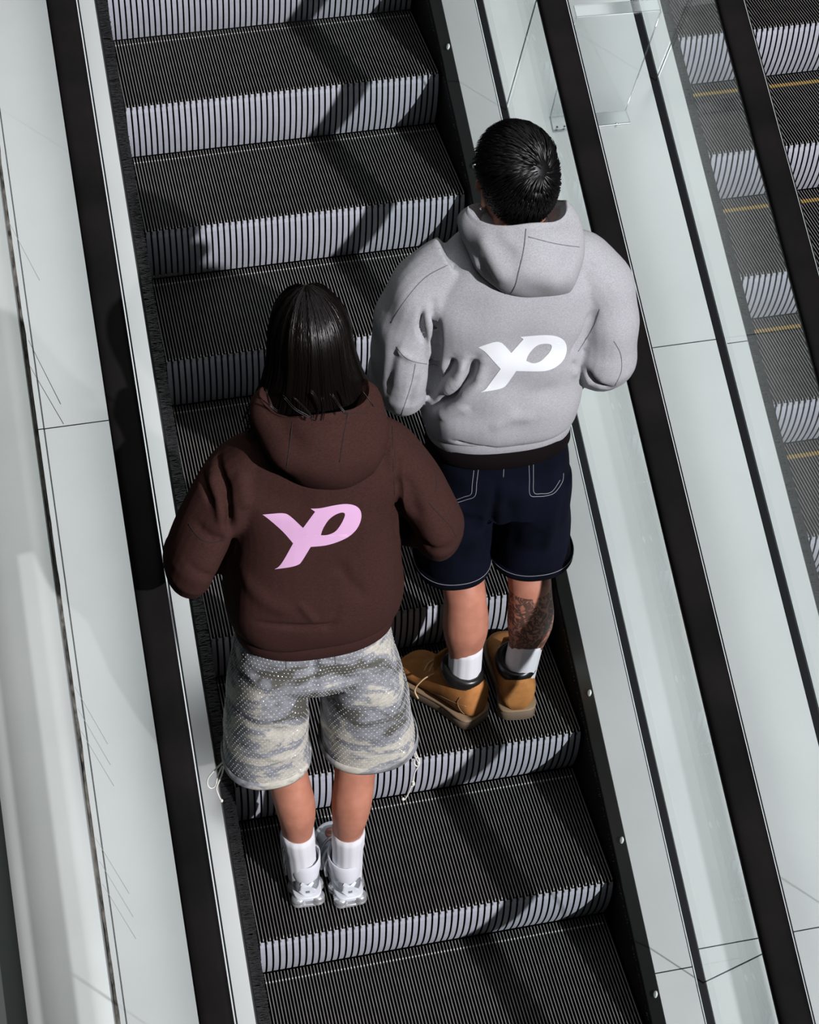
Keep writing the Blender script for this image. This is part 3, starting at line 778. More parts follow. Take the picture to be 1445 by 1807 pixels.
# rhinestones: rows of small faceted studs, laid all round the legs
v = []; f = []
bl_ = BVHTree.FromPolygons([q.co for q in sm.vertices], [tuple(p.vertices) for p in sm.polygons])
zr = .515
row = 0
while zr < .96:
    for s in (-1, 1):
        if zr > .74: cx, a, b_ = 0.0, .40, .40
        else: cx, a, b_ = s * (.118 if s > 0 else .122), .30, .30
        nn = 62 if zr <= .74 else 56
        for i in range(nn):
            ph = (math.pi * 2 if zr <= .74 else math.pi) * (i + .5 * (row % 2)) / nn + (0 if zr <= .74 else (-math.pi / 2 if s > 0 else math.pi / 2))
            d = Vector((math.cos(ph), math.sin(ph), 0)); o_ = Vector((cx, 0, zr))
            st = o_ + d * .4
            p, n_, _, _ = bl_.ray_cast(st, -d)
            if p is None or (zr <= .74 and (p.x * s < .004)): continue
            if rng.random() < .10: continue
            if n_.dot(d) < 0: n_ = -n_
            t1 = n_.orthogonal().normalized(); t2 = n_.cross(t1); r = .0014 + .0008 * rng.random(); q = len(v)
            for kk in range(5):
                an = kk * 1.2566; v.append(tuple(p + (t1 * math.cos(an) + t2 * math.sin(an)) * r))
            v.append(tuple(p + n_ * .0013 + t1 * r * .15 * rng.normal() ))
            for kk in range(5): f.append((q + kk, q + (kk + 1) % 5, q + 5))
    zr += .0098; row += 1
tag(link('rhinestones', mesh('rhinestones', v, f), m_stone, shorts), kind='stuff')
# drawcords at the outer hems
def cord(pxs, y, r=.0021, parent=shorts, name='drawcord'):
    pts = [MWw.inverted() @ at_y(u, vv, y) for u, vv in pxs]; mb = MB(); mb.tube(catmull(pts, 6), r, 8); return link(name, mb.mesh(name, True), m_cord, parent)
cord([(400, 1338), (392, 1346), (380, 1358), (368, 1372), (366, 1384), (372, 1391), (380, 1386), (384, 1370), (392, 1352)], -1.915)
cord([(396, 1345), (392, 1365), (385, 1382), (382, 1392), (386, 1404), (391, 1414)], -1.918)
cord([(399, 1336), (397, 1322), (395, 1307)], -1.915)
cord([(403, 1345), (418, 1362), (436, 1374)], -1.93, .0012)
cord([(728, 1306), (734, 1330), (740, 1342), (736, 1352), (730, 1345), (736, 1336), (740, 1348), (732, 1362), (728, 1380), (726, 1388), (731, 1384), (728, 1378), (724, 1392), (716, 1408), (711, 1412)], -1.90)
cord([(727, 1312), (733, 1336), (738, 1346)], -1.902, .0016)
for (u, vv, y) in ((400, 1341, -1.92), (729, 1384, -1.905), (391, 1413, -1.92), (711, 1410, -1.905), (738, 1346, -1.90)):
    mb = MB(); add_ellipsoid(mb, MWw.inverted() @ at_y(u, vv, y), (.0042, .0042, .0052), None, 10, 6); link('cord_knot', mb.mesh('cord_knot', True), m_cord, shorts)

# socks and silver sneakers
def sock(parent, xa, ya, z0, z1, rx, ry, tilt=(0, 0), fold_at=None):
    mb = MB(); n = 48; rows = []
    hs = np.linspace(z0, z1, 9)
    for j, h in enumerate(hs):
        t = j / 8; g = 0 if fold_at is None or t < fold_at else .0028
        rows.append([Vector((xa + tilt[0] * t + (rx * (1 - .0 * t) + g + .0011 * (k % 4 < 2)) * math.cos(2*math.pi*k/n), ya + tilt[1] * t + (ry + g + .0011 * (k % 4 < 2)) * math.sin(2*math.pi*k/n), h)) for k in range(n)])
    rows.append([Vector((xa + tilt[0] + (p.x - xa - tilt[0]) * .86, ya + tilt[1] + (p.y - ya - tilt[1]) * .86, z1 + .001)) for p in rows[-1]])
    rows.append([Vector((xa + tilt[0] + (p.x - xa - tilt[0]) * .95, ya + tilt[1] + (p.y - ya - tilt[1]) * .95, z1 - .03)) for p in rows[-1]])
    mb.grid(rows, True); return link('sock', mb.mesh('sock', True), m_sock, parent)
def sneaker(parent, xh, yh, rot, side):
    L = .262; R_ = Matrix.Rotation(rot, 4, 'Z'); base = Matrix.Translation((xh, yh, 0)) @ R_
    def put(name, me, m, par):
        o = link(name, me, m, par); me.transform(base); return o
    up = MB(); rows = []
    #   t, half width, top, low
    spec = [(.010, .018, .070, .034), (.022, .030, .088, .034), (.045, .036, .086, .034), (.075, .038, .078, .034), (.110, .040, .076, .034), (.150, .044, .068, .032), (.190, .045, .054, .030), (.225, .040, .042, .028), (.250, .026, .034, .027), (.260, .012, .030, .027)]
    for (y, hw, top, lo) in smooth_rings(spec, 3):
        rg = []
        for k in range(20):
            q = math.pi * 2 * k / 20; c, s_ = math.cos(q), math.sin(q)
            x = hw * math.copysign(abs(c) ** .75, c); z = (lo + top) / 2 + (top - lo) / 2 * math.copysign(abs(s_) ** .8, s_)
            if s_ > 0: x *= (1 - .28 * s_)
            rg.append(Vector((x, y, z)))
        rows.append(rg)
    add_loft(up, rows)
    shoe = put('sneaker', up.mesh('sneaker', True), m_silver, parent)
    put('midsole', sole_mesh('midsole', shoe_outline(L, .036, .046, .040), .022, .036, .002, .002), m_shoelight, shoe)
    put('outsole', sole_mesh('outsole', shoe_outline(L, .037, .046, .040), .0, .010, .003, .0015), m_chrome, shoe)
    for (x, y) in ((-.0245, .013), (.0245, .013), (-.028, .058), (.028, .058)):
        c = MB(); rr = []
        for z, r in ((.005, .0175), (.009, .0195), (.0135, .0175), (.0165, .0165), (.021, .0195), (.027, .0185), (.031, .0150)):
            rr.append([Vector((x + r * math.cos(k*math.pi/9), y + r * math.sin(k*math.pi/9), z)) for k in range(18)])
        add_loft(c, rr); put('heel_column', c.mesh('heel_column', True), m_chrome, shoe)
    fm = MB(); fm.grid([[( -.036, .10, .010), (.036, .10, .010)], [(-.036, .10, .024), (.036, .10, .024)], [(-.04, .24, .024), (.04, .24, .024)], [(-.04, .24, .010), (.04, .24, .010)], [(-.036, .10, .010), (.036, .10, .010)]]); put('forefoot_pad', fm.mesh('forefoot_pad'), m_chrome, shoe)
    # pale heel shield: forked upper and pointed plate
    hb = BVHTree.FromPolygons([q.co for q in shoe.data.vertices], [tuple(p.vertices) for p in shoe.data.polygons])
    def plate(name, poly, m, off, th=.002):
        bm = bmesh.new(); vs = [bm.verts.new((x, z, 0)) for x, z in poly]; bm.faces.new(vs); bmesh.ops.triangulate(bm, faces=bm.faces[:])
        for it in range(4): 
            le = [e for e in bm.edges if e.calc_length() > .006]
            if not le: break
            bmesh.ops.subdivide_edges(bm, edges=le, cuts=1); bmesh.ops.triangulate(bm, faces=bm.faces[:])
        dirn = (R_.to_3x3() @ Vector((0, 1, -.55))).normalized()
        for vv in bm.verts:
            st = base @ Vector((vv.co.x, -.06, vv.co.y + .035)); p, n_, _, _ = hb.ray_cast(st, dirn)
            if p is None: p = base @ Vector((vv.co.x, .012, vv.co.y)); n_ = -dirn
            if n_.dot(dirn) > 0: n_ = -n_
            vv.co = p + n_ * off
        me = bpy.data.meshes.new(name); bm.to_mesh(me); bm.free(); o = link(name, me, m, shoe); sd = o.modifiers.new('s', 'SOLIDIFY'); sd.thickness = th; sd.offset = 1; return o
    z = .034
    plate('heel_shield', [(0, z), (.013, z + .011), (.021, z + .025), (.014, z + .031), (.009, z + .036), (.017, z + .047), (.013, z + .053), (0, z + .043), (-.013, z + .053), (-.017, z + .047), (-.009, z + .036), (-.014, z + .031), (-.021, z + .025), (-.013, z + .011)], m_shoelight, .0006)
    plate('heel_mark', [(-.005, z + .017), (.005, z + .017), (.005, z + .025), (-.005, z + .025)], m_silver, .003, .0008)
    # padded collar ring and side straps
    cl = MB(); rr = []
    for z, rx, ry, cy in ((.050, .030, .045, .062), (.080, .0375, .050, .063), (.100, .0415, .052, .064), (.122, .0425, .0505, .066), (.134, .0425, .050, .067), (.137, .0405, .048, .067), (.120, .036, .042, .067)):
        rr.append([Vector((rx * math.cos(q), cy + ry * math.sin(q), z + .010 * max(0, math.sin(q)) - .006 * max(0, -math.sin(q)))) for q in np.linspace(0, 2 * math.pi, 37)[:-1]])
    cl.grid(rr, True); put('collar', cl.mesh('collar', True), m_liner, shoe)
    for sx in (-1, 1):
        for i, y in enumerate((.115, .140, .165)):
            st = MB(); st.tube(catmull([Vector((sx * .046, y - .03, .034)), Vector((sx * .044, y - .012, .058)), Vector((sx * .026, y, .078)), Vector((sx * .008, y + .003, .082))], 4), .0042, 8); put('side_strap', st.mesh('side_strap', True), m_shoelight if i % 2 else m_chrome, shoe)
    tg = MB(); add_limb(tg, [(0, .105, .085), (0, .112, .112), (0, .116, .128)], [(.026, .006), (.025, .006), (.020, .004)], 14, 4, 2.4, Vector((0, 1, 0))); put('tongue', tg.mesh('tongue', True), m_shoelight, shoe)
    lc = MB()
    for i in range(4): lc.tube([Vector((-.018, .125 + .017 * i, .086 - .007 * i)), Vector((.018, .131 + .017 * i, .085 - .007 * i))], .0024, 6)
    put('laces', lc.mesh('laces', True), m_shoelight, shoe)
    return shoe
for s, xa, yh in ((-1, -.056, -.094), (1, .051, -.117)):
    sock(woman, xa * 1.02, yh + .066, .050, .232, .0385, .0445, (xa * .16, -.004), .70)
    sneaker(woman, xa, yh, .04 * s, s)

# hair: straight dark bob
def bob(th, t):
    """th: 0 at the back, t: 0 crown .. 1 ends"""
    c = HW + Vector((.0, -.005, .0))
    if t < .5:
        ph = t / .5 * math.pi * .5; r = math.sin(ph); a, b_ = .081 * r, .110 * r; z = .020 + .118 * math.cos(ph)
    else:
        q = (t - .5) / .5; a = .081 + .050 * q ** 1.4; b_ = .110 + .004 * q; z = .020 - .165 * q
    bk = math.cos(th)
    yb = -b_ * bk if bk > 0 else -b_ * bk * .86
    if bk > 0 and t > .5: yb += .018 * ((t - .5) / .5) * bk
    return c + RW @ Vector((a * math.sin(th) * (1 - .12 * max(0, -bk)), yb - .006, z))
mb = MB(); nt_ = 40; rows = []
for j in range(25):
    t = j / 24; row_ = []
    for i in range(nt_ + 1):
        th = -2.35 + 4.7 * i / nt_ if t > .42 else (-math.pi + 2 * math.pi * i / nt_) * (1 - .0) if t < .18 else (-math.pi + (math.pi - 2.35) * (t - .18) / .24) * (1 - 2 * i / nt_)
        row_.append(bob(th, max(t * .98, .001)))
    rows.append(row_)
mb.grid(rows)
hair = link('hair', mb.mesh('hair', True), m_hair_w, woman, None)
hair.modifiers.new('s', 'SOLIDIFY').thickness = .006
def strands(name, parent, m, curves, w):
    v = []; f = []
    for pts, nrm in curves:
        n = len(pts); b_ = len(v)
        for i, p in enumerate(pts):
            d = (pts[min(i + 1, n - 1)] - pts[max(i - 1, 0)]).normalized(); sd = d.cross(nrm[i]).normalized(); ww = w * (1 - .75 * (i / (n - 1)) ** 2)
            v.append(tuple(p - sd * ww)); v.append(tuple(p + nrm[i] * ww * .6)); v.append(tuple(p + sd * ww))
        for i in range(n - 1):
            q = b_ + 3 * i; f += [(q, q + 1, q + 4, q + 3), (q + 1, q + 2, q + 5, q + 4)]
    return tag(link(name, mesh(name, v, f, True), m, parent), kind='stuff')
cs = []
cc = HW
for i in range(3200):
    th0 = rng.normal() * 1.0 if i % 3 else rng.uniform(-2.3, 2.3); th0 = max(-2.3, min(2.3, th0))
    t0 = rng.uniform(.02, .45); t1 = rng.uniform(.88, 1.05) + .05 * math.sin(th0 * 11 + 2); cl = math.sin(th0 * 9 + 1.3) * .5 + math.sin(th0 * 23 + 4) * .5; off = .002 + .004 * rng.random() + .005 * max(0, cl); dr = rng.normal() * .05 + .07 * math.sin(th0 * 16)
    pts = []; nr = []
    for k in range(11):
        u = k / 10; t = t0 + (t1 - t0) * u; p = bob(th0 * (1.0) + dr * u * u, t); c_ = Vector((cc.x, cc.y, min(p.z, cc.z + .03))); n_ = (p - c_).normalized()
        fl = max(0.0, t - .78) * 5; pts.append(p + n_ * (off + .0012 * math.sin(u * 3 + i) + fl * (.004 + .007 * math.sin(th0 * 14) + .002 * rng.normal()))); nr.append(n_)
    cs.append((pts, nr))
# a few loose locks that fall onto the hood
lk = MB()
for (px) in ([(548, 690), (562, 715), (556, 742)], [(585, 695), (600, 718), (612, 732)], [(470, 690), (476, 715), (490, 728)], [(520, 700), (545, 725), (556, 742)], [(566, 700), (569, 722), (566, 742)], [(640, 690), (652, 706), (660, 718)], [(500, 700), (520, 722), (548, 738)]):
    q = []
    for k, p in enumerate(catmull([(u, vv, 0) for u, vv in px], 5)):
        w_ = MWw.inverted() @ at_y(p.x, p.y, OW.y - .118 - .002 * k); q.append(w_)
    for r_ in range(4):
        o_ = Vector(rng.normal(size=3) * .0020); lk.tube([p + o_ for p in q], [.0008] * (len(q) - 1) + [.0003], 5)
strands('hair_strands', hair, m_hair_w, cs, .0016)
tag(link('loose_locks', lk.mesh('loose_locks', True), m_hair_w, hair), kind='stuff')

# =================================================================== MAN in the grey hoodie
OM = Vector((.72, -1.58, -RISE * 5 + .0005)); YAWM = -.05
HM = Vector((.030, .030, 1.606)); RM = Matrix.Rotation(.30, 3, 'Z') @ Matrix.Rotation(-.12, 3, 'X')
MWm = Matrix.Translation(OM) @ Matrix.Rotation(YAWM, 4, 'Z'); invm = MWm.inverted()
LH = invm @ Vector((.674, -1.668, OM.z)); RH = invm @ Vector((.778, -1.676, OM.z))   # heels
mb = MB()
LEGS_M = {-1: [(-.078, -.034, .07), (-.074, -.032, .14), (-.071, -.030, .22), (-.074, -.040, .32), (-.076, -.030, .42), (-.082, .004, .50), (-.088, .0, .68), (-.08, 0, .84)],
          1: [(.066, -.030, .07), (.078, -.031, .14), (.090, -.033, .22), (.096, -.042, .32), (.094, -.030, .42), (.092, .004, .50), (.09, .0, .68), (.08, 0, .84)]}
for s in (-1, 1):
    add_limb(mb, LEGS_M[s], [(.042, .046), (.037, .042), (.039, .046), (.057, .061), (.053, .056), (.058, .060), (.074, .080), (.076, .09)], 20)
    hp = LH if s < 0 else RH; an = .62 if s < 0 else -.06
    d = Vector((-math.sin(an), math.cos(an), 0))
    add_limb(mb, [hp + d * .04 + Vector((0, 0, .05)), hp + d * .10 + Vector((0, 0, .055)), hp + d * .19 + Vector((0, 0, .045)), hp + d * .25 + Vector((0, 0, .04))], [(.032, .028), (.036, .03), (.038, .024), (.03, .016)], 14, 4)
    ex, ey, ez = ((-.240, -.035, 1.150) if s < 0 else (.236, -.060, 1.170)); wr = Vector((ex - s * .115, .20, 1.075))
    add_limb(mb, [(.012 + s * .09, -.005, 1.375), (.012 + s * .165, -.012, 1.350), (.006 + s * .224, -.030, 1.285), (ex - s * .004, ey + .004, ez + .008), (ex - s * .005, ey + .07, ez - .046), (ex - s * .04, .10, 1.086), wr], [(.055, .055), (.050, .050), (.046, .046), (.040, .040), (.040, .040), (.034, .034), (.027, .022)], 16)
    add_hand(mb, wr, (-s * .6, .6, .0), s)
add_loft(mb, [ell_ring(r[1], r[2], r[0], r[3], r[4], 36) for r in smooth_rings([(.76, .0, 0, .14, .10), (.86, .0, -.005, .165, .115), (.95, 0, -.005, .155, .11), (1.08, .0, 0, .145, .10), (1.22, .005, .0, .16, .11), (1.33, .01, -.005, .165, .10), (1.41, .015, -.01, .12, .075), (1.49, .02, -.005, .07, .06)])])
head_shape(mb, HM, RM, (.022, -.005, 1.44))
me = remesh(mb, .0075, 3)
man, _ = person_root('person', OM, YAWM, me, m_skin_m, 'person in a grey hoodie, dark denim shorts and tan boots, standing right')
eyes(man, HM, RM)
mb = MB(); add_ellipsoid(mb, HM + RM @ Vector((-.084, .004, -.046)), (.0035, .0035, .0035), None, 10, 6); link('earring', mb.mesh('earring', True), m_metal, man)

# hoodie
mb = MB()
tors = smooth_rings([(.985, .0, -.01, .168, .122), (1.010, .0, -.014, .184, .142), (1.06, .002, -.016, .190, .150), (1.14, .004, -.014, .188, .144), (1.24, .008, -.012, .200, .140), (1.33, .010, -.010, .212, .136), (1.40, .014, -.010, .195, .122), (1.445, .018, -.008, .150, .104), (1.49, .022, -.004, .100, .086), (1.52, .024, .0, .072, .074)])
add_loft(mb, [ell_ring(r[1], r[2], r[0], r[3], r[4], 48, 2.5) for r in tors])
for s in (-1, 1):
    ex, ey, ez = ((-.240, -.035, 1.150) if s < 0 else (.236, -.060, 1.170))
    pts = [(.012 + s * .12, -.005, 1.425), (.012 + s * .185, -.012, 1.372), (.006 + s * .230, -.030, 1.290), (ex, ey, ez), (ex - s * .005, ey + .07, ez - .050), (ex - s * .04, .10, 1.085), (ex - s * .10, .18, 1.075)]
    add_limb(mb, pts, [(.075, .064), (.092, .078), (.094, .070), (.092, .064), (.082, .064), (.064, .058), (.046, .046)] if s < 0 else [(.072, .066), (.086, .082), (.086, .078), (.080, .076), (.072, .072), (.060, .060), (.046, .046)], 24, 6)
hm_me = remesh(mb, .0050, 5)
bv = bvh_of(hm_me, MWm)
for px, w, a in (([(764, 535), (767, 600), (766, 650), (760, 700)], .010, -.036), ([(745, 545), (742, 580), (752, 605)], .0065, -.018), ([(800, 632), (788, 658), (762, 676)], .010, -.018), ([(840, 632), (830, 668), (800, 698), (758, 722)], .011, -.030), ([(755, 550), (757, 600), (755, 640)], .007, .010), ([(852, 640), (842, 680), (812, 712), (775, 735)], .013, .012),
                 ([(820, 632), (808, 668), (775, 698)], .010, .014), ([(745, 745), (800, 778), (870, 790), (940, 785)], .007, -.014), ([(745, 745), (770, 730), (830, 715)], .018, .010), ([(1052, 545), (1030, 590), (1004, 640)], .010, -.009), ([(1008, 640), (1045, 668), (1078, 684)], .008, -.022), ([(1012, 655), (1045, 682), (1070, 694)], .008, .008),
                 ([(700, 600), (690, 650), (680, 700)], .012, -.006), ([(698, 615), (720, 630), (757, 645)], .008, .006), ([(740, 660), (728, 690), (718, 720)], .010, -.006), ([(900, 730), (940, 700), (990, 680)], .02, -.005), ([(1010, 520), (1035, 480), (1050, 460)], .012, -.004), ([(860, 760), (900, 740), (950, 735)], .016, .005)):
    px_fold(hm_me, MWm, bv, px, w, a)
wobble(hm_me, .15, .0030, 9)
hoodie2 = link('hoodie', hm_me, m_grey, man); bv = bvh_of(hm_me, MWm)
mb = MB(); rows = []
for (h, g) in ((1.020, .003), (1.012, .008), (.988, .010), (.963, .007), (.955, .0), (.962, -.006), (1.0, -.010)): rows.append(ell_ring(.0, -.01, h, .168 + g, .122 + g, 64, 2.4))
mb.grid(rows, True); link('hem_band', mb.mesh('hem_band', True), m_grey, hoodie2)
for s in (-1, 1):
    mb = MB(); ex = -.232 if s < 0 else .240
    p = Vector((ex - s * .09, .165, 1.075)); d = Vector((-s * .55, .8, .0)).normalized()
    mb.tube([p, p + d * .02, p + d * .055, p + d * .06], [.044, .041, .037, .030], 18); link('cuff', mb.mesh('cuff', True), m_grey, hoodie2)
k_ = lambda zx, zy, *c: (630 + zx * .35294, 460 + zy * .35294, *c)
YP_M = [k_(605, 432, 1), k_(645, 418), k_(690, 405), k_(718, 408), k_(738, 424), k_(770, 460, 1), k_(831, 391, 1), k_(815, 380, 1), k_(880, 374), k_(950, 371), k_(1000, 378), k_(1035, 400), k_(1047, 435), k_(1040, 475), k_(1020, 508), k_(985, 535), k_(940, 550), k_(880, 552), k_(795, 550, 1), k_(750, 615), k_(728, 634), k_(690, 645), k_(615, 657, 1), k_(640, 643), k_(662, 615), k_(717, 540, 1), k_(672, 490), k_(640, 455)]
YP_Mh = [k_(845, 500, 1), k_(852, 477), k_(873, 447), k_(897, 425), k_(925, 415), k_(958, 415), k_(972, 427), k_(963, 453), k_(940, 480), k_(915, 502), k_(880, 512)]
tag(decal('back_print', hoodie2, bv, MWm, YP_M, YP_Mh, m_white), 'white lettered print on the back')
hdm = hood_mesh((.030, -.008), 1.576, .114, .088, .168, .056, tilt=-.03, skew=.03)
bh0 = bvh_of(hdm, MWm)
for px, w, a in (([(865, 390), (900, 440), (930, 480)], .016, -.008), ([(825, 430), (845, 465), (875, 500)], .012, -.008), ([(845, 410), (870, 460), (900, 500)], .016, .009), ([(1010, 430), (995, 480), (985, 520)], .014, -.006), ([(832, 440), (850, 478), (880, 512)], .009, .008), ([(880, 400), (912, 450), (935, 500)], .014, .007)): px_fold(hdm, MWm, bh0, px, w, a)
wobble(hdm, .11, .0035, 22)
hood2 = link('hood', hdm, m_grey, hoodie2); bh2 = bvh_of(hdm, MWm)
seam('seam', hoodie2, bh2, MWm, [(928, 404), (924, 440), (915, 480), (905, 512), (880, 536)], m_seam_g, .0012)
seam('seam', hoodie2, bh2, MWm, [(932, 418), (980, 430), (1022, 436)], m_seam_g, .0009)
for px in ([(700, 612), (712, 628), (730, 638), (757, 643)], [(733, 642), (725, 680), (712, 720), (708, 735)], [(1083, 602), (1095, 625), (1096, 655), (1085, 680)], [(1058, 545), (1048, 575), (1020, 620)], [(790, 468), (750, 490), (715, 530), (690, 570)]):
    seam('seam', hoodie2, bv, MWm, px, m_seam_g, .0009)

# denim shorts
mb = MB()
add_loft(mb, [ell_ring(r[1], r[2], r[0], r[3], r[4], 44, 2.3) for r in smooth_rings([(.99, .0, -.005, .158, .112), (.90, .0, -.012, .172, .132), (.82, .0, -.014, .178, .138), (.74, .0, -.010, .180, .130)], 4)])
legs2 = {-1: [(.82, -.090, -.010, .092, .130), (.70, -.098, -.004, .091, .126), (.58, -.102, .002, .092, .118), (.525, -.105, .006, .094, .113)],
         1: [(.82, .090, -.010, .092, .130), (.70, .094, -.004, .093, .126), (.58, .096, .002, .098, .118), (.525, .097, .006, .104, .113)]}
for s in (-1, 1): add_loft(mb, [ell_ring(r[1], r[2], r[0], r[3], r[4], 44, 2.3) for r in smooth_rings(legs2[s], 5)])
sm2 = remesh(mb, .0062, 5); bs2 = bvh_of(sm2, MWm)
for px, w, a in (([(875, 850), (868, 920), (862, 990)], .010, -.018), ([(890, 870), (905, 920), (900, 970)], .02, -.008), ([(985, 860), (975, 920), (960, 980)], .016, .006), ([(800, 900), (830, 920), (855, 915)], .015, -.005)):
    px_fold(sm2, MWm, bs2, px, w, a)
wobble(sm2, .12, .0018, 6)
shorts2 = link('shorts', sm2, m_denim, man); bs2 = bvh_of(sm2, MWm)
for s in (-1, 1):
    c = legs2[s][-1]; mb = MB(); rows = []
    for (h, g) in ((.548, .0005), (.544, .004), (.524, .004), (.517, .001), (.523, -.006), (.56, -.012)): rows.append(ell_ring(c[1], c[2], h, c[3] + g, c[4] + g, 60, 2.3))
    mb.grid(rows, True); link('leg_hem', mb.mesh('leg_hem', True), m_denim, shorts2)
    n = 96; t = MB(); rg = ell_ring(c[1], c[2], .539, c[3] + .0048, c[4] + .0048, n, 2.3); t.grid(sweep(rg + [rg[0], rg[1]], [(.0007, .0007)] * (n + 2), 6), True); link('hem_stitch', t.mesh('hem_stitch', True), m_stitch, shorts2)
mb = MB(); rows = [ell_ring(0, -.012, h, .170 + g, .130 + g, 60, 2.3) for h, g in ((.975, -.006), (.970, .002), (.930, .005), (.925, .0), (.93, -.006))]; mb.grid(rows, True); link('waistband', mb.mesh('waistband', True), m_band, shorts2)
for px in ([(844, 828), (841, 852), (838, 875), (822, 882), (803, 888)], [(836, 830), (833, 856), (831, 872), (818, 877), (800, 884)], [(933, 816), (934, 845), (935, 873), (950, 876), (968, 874), (980, 868), (992, 850), (994, 835)], [(941, 814), (941, 845), (942, 869), (955, 871), (968, 870), (977, 864), (988, 847)], [(889, 822), (888, 842)]):
    seam('pocket_stitch', shorts2, bs2, MWm, px, m_stitch, .0007, .0004)

# boots
def boot(parent, hp, an, side):
    base = Matrix.Translation((hp.x, hp.y, 0)) @ Matrix.Rotation(an, 4, 'Z') @ Matrix.Diagonal((1.08, 1.0, 1.06, 1)); L = .290
    def put(name, me, m, par): o = link(name, me, m, par); me.transform(base); return o
    up = MB(); rows = []
    spec = [(.000, .024, .130, .034), (.010, .039, .144, .034), (.040, .046, .148, .034), (.080, .048, .148, .034), (.115, .048, .142, .034), (.150, .049, .116, .034), (.185, .051, .090, .034), (.220, .053, .084, .034), (.252, .048, .076, .034), (.275, .034, .062, .034), (.286, .016, .046, .034)]
    for (y, hw, top, lo) in smooth_rings(spec, 3):
        rg = []
        for k in range(24):
            q = math.pi * 2 * k / 24; c, s_ = math.cos(q), math.sin(q)
            x = hw * math.copysign(abs(c) ** .7, c); z = (lo + top) / 2 + (top - lo) / 2 * math.copysign(abs(s_) ** .75, s_)
            if s_ > 0: x *= (1 - .22 * s_)
            rg.append(Vector((x, y, z)))
        rows.append(rg)
    add_loft(up, rows)
    bo = put('boot', up.mesh('boot', True), m_tan, parent)
    put('welt', sole_mesh('welt', shoe_outline(L, .044, .054, .050), .028, .037, .004), m_sole, bo)
    put('outsole', sole_mesh('outsole', shoe_outline(L, .044, .054, .050), .0, .028, .003, .001), m_soleb, bo)
    cl = MB(); pts = [Vector((.041 * math.cos(q), .066 + .050 * math.sin(q), .147 + .010 * math.sin(q))) for q in np.linspace(0, 2 * math.pi, 41)[:-1]]
    cl.grid(sweep(pts + [pts[0]], [(.0115, .0185)] * 41, 12), True); put('padded_collar', cl.mesh('padded_collar', True), m_collar, bo)
    bb = BVHTree.FromPolygons([q.co for q in bo.data.vertices], [tuple(p.vertices) for p in bo.data.polygons])
    def rs(name, pts, m, r):
        out = []
        for p in catmull(pts, 5):
            q = base @ Vector(p); c = base @ Vector((0, p[1], .06)); d = (c - q).normalized(); h_, n_, _, _ = bb.ray_cast(q - d * .1, d); out.append((h_ or q) + (-d) * .0006)
        t = MB(); t.tube(out, r, 6); link(name, t.mesh(name, True), m, bo)
    for sx in (-1, 1):
        rs('quarter_seam', [(sx * .06, .010, .10), (sx * .06, .05, .085), (sx * .06, .10, .070), (sx * .06, .14, .045)], m_sole, .0011)
        rs('quarter_seam', [(sx * .06, .03, .125), (sx * .06, .035, .09), (sx * .06, .02, .04)], m_sole, .0011)
    tg = MB(); add_limb(tg, [(0, .135, .098), (0, .142, .135), (0, .146, .158)], [(.030, .007), (.029, .007), (.022, .004)], 14, 4, 2.4, Vector((0, 1, 0))); put('tongue', tg.mesh('tongue', True), m_tan, bo)
    lc = MB()
    for i in range(3): lc.tube(catmull([Vector((-.030, .140 + .018 * i, .112 - .010 * i)), Vector((0, .150 + .018 * i, .120 - .012 * i)), Vector((.030, .140 + .018 * i, .112 - .010 * i))], 4), .0026, 6)
    lc.tube(catmull([Vector((side * .030, .132, .115)), Vector((side * .056, .150, .100)), Vector((side * .070, .168, .060)), Vector((side * .066, .160, .030))], 5), .0022, 6)
    put('laces', lc.mesh('laces', True), m_lace, bo)
    return bo
boot(man, LH, .62, -1); boot(man, RH, -.06, 1)
sock(man, -.076, -.034, .10, .25, .0435, .049, (.006, .004)); sock(man, .072, -.030, .10, .25, .0435, .049, (.021, -.003))

# short black hair with a crown whorl
def skull(d, lift=0.0):
    d = Vector(d).normalized(); r = 1 / math.sqrt((d.x / .079) ** 2 + (d.y / .099) ** 2 + (d.z / .104) ** 2); return HM + RM @ (Vector((0, -.012, .018)) + d * (r + lift))
def hairy(d):
    if d.y > .25: return d.z > .42 + .25 * (d.y - .25)
    lo = -.86 if d.y < -.35 else -.86 + (d.y + .35) * 1.7
    return d.z > lo
bm = bmesh.new(); bmesh.ops.create_icosphere(bm, subdivisions=5, radius=1)
dead = [v_ for v_ in bm.verts if not hairy(v_.co)]
bmesh.ops.delete(bm, geom=dead, context='VERTS')
for v_ in bm.verts: v_.co = skull(v_.co, .006 + .004 * max(0, v_.co.z))
me = bpy.data.meshes.new('hair'); bm.to_mesh(me); bm.free(); me.polygons.foreach_set('use_smooth', [True] * len(me.polygons))
hair2 = link('hair', me, m_hair, man)
wh = Vector((.14, -.90, .41)).normalized()     # whorl, to the right of the back of the head
cs = []; cnt = 0
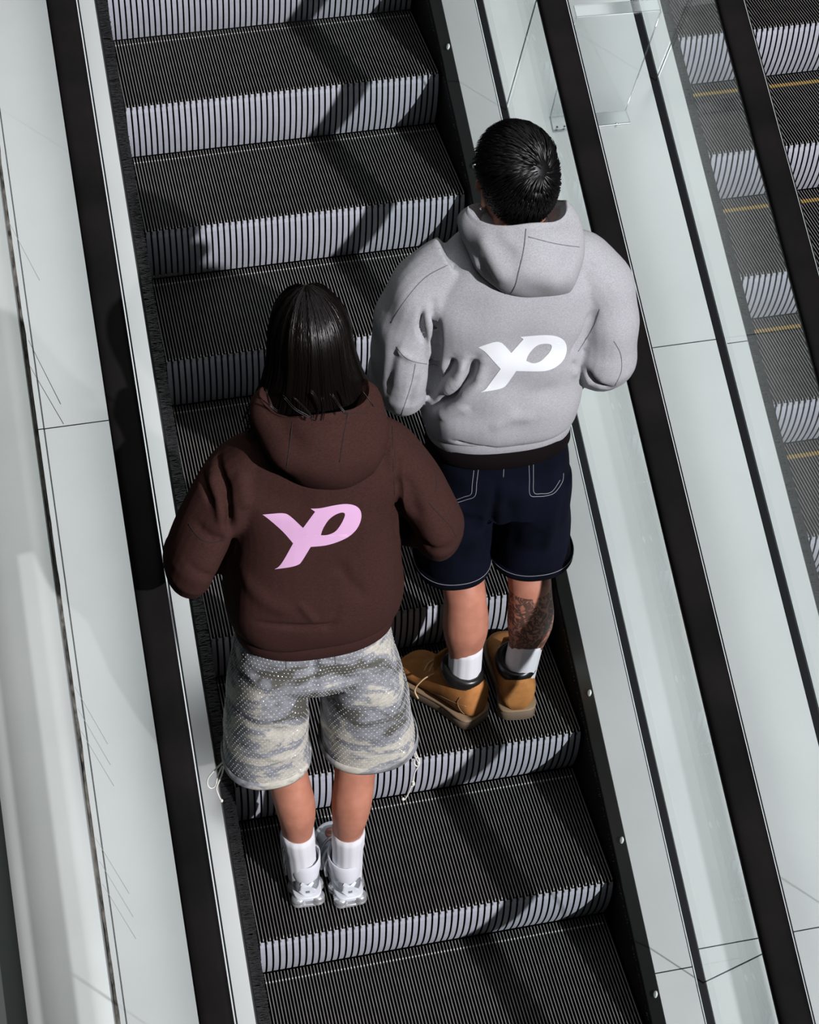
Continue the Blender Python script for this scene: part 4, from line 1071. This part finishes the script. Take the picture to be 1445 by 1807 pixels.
while cnt < 5200:
    d = Vector(rng.normal(size=3)); d.normalize()
    if not hairy(d): continue
    cnt += 1
    away = d - wh * d.dot(wh); away = (away - d * away.dot(d)); 
    if away.length < 1e-4: continue
    away.normalize(); swirl = d.cross(away); dist = math.acos(max(-1, min(1, d.dot(wh))))
    dirv = (away + swirl * .9 * math.exp(-dist * 1.6) + Vector(rng.normal(size=3)) * .12)
    dirv = (dirv - d * dirv.dot(d)).normalized()
    Lh = (.50 if d.z > .2 else .26) * rng.uniform(.7, 1.15); lift = rng.uniform(.002, .009) + (.006 if d.z > .5 else 0)
    pts = []; nr = []
    for k in range(5):
        u = k / 4; dd = (d + dirv * Lh * u).normalized(); up_ = .004 + lift * math.sin(u * 2.0) + (.004 * u if d.z > .3 else .001 * u)
        p = skull(dd, up_); pts.append(p); nr.append((RM @ dd).normalized())
    cs.append((pts, nr))
strands('hair_strands', hair2, m_hair, cs, .0017)

# =================================================================== clear acrylic barrier between the balustrades
ab = empty('acrylic_barrier', (0, 0, 0), 'clear acrylic barrier plate standing between the two balustrades', 'barrier')
def pl(name, corners, th, m=None):
    c = [Vector(p) for p in corners]; n_ = (c[1] - c[0]).cross(c[3] - c[0]).normalized() * th; b = MB()
    b.v = [tuple(p) for p in c] + [tuple(p + n_) for p in c]; b.f = [(0, 1, 2, 3), (4, 7, 6, 5), (0, 4, 5, 1), (1, 5, 6, 2), (2, 6, 7, 3), (3, 7, 4, 0)]; b.m = [0] * 6
    o = link(name, b.mesh(name), m or m_acryl, ab); o.modifiers.new('b', 'BEVEL').width = .002; return o
B0 = at_s(975, 232, DS + .002); B1 = at_s(1112, 218, DS + .002); up_ = Vector((0, -.5, .866))
B0f = at_s(970, 208, DS + .002); B1f = at_s(1104, 195, DS + .002)
pl('foot_flange', [B0, B1, B1f, B0f], .006, m_acryl_edge)
yy = B0f.y - .02
T0 = at_y(1016, 32, B0f.y); T1 = at_y(1166, 20, B1f.y)
pl('plate', [B0f, B1f, T1, T0], .006)
fw = Vector((0, .035, .02))
pl('top_flange', [T0, T1, T1 + fw, T0 + fw], .006, m_acryl_edge)
for (p, q) in ((B0f, T0), (B1f, T1)):
    mb = MB(); mb.tube([p, q], .002, 6); link('plate_edge', mb.mesh('plate_edge', True), m_acryl_edge, ab)
for (u, v_) in ((983, 224), (996, 223), (1088, 218)):
    c = at_s(u, v_, DS + .009); mb = MB(); add_ellipsoid(mb, c, (.0035, .0035, .003), None, 10, 6); link('screw', mb.mesh('screw', True), m_guide, ab)
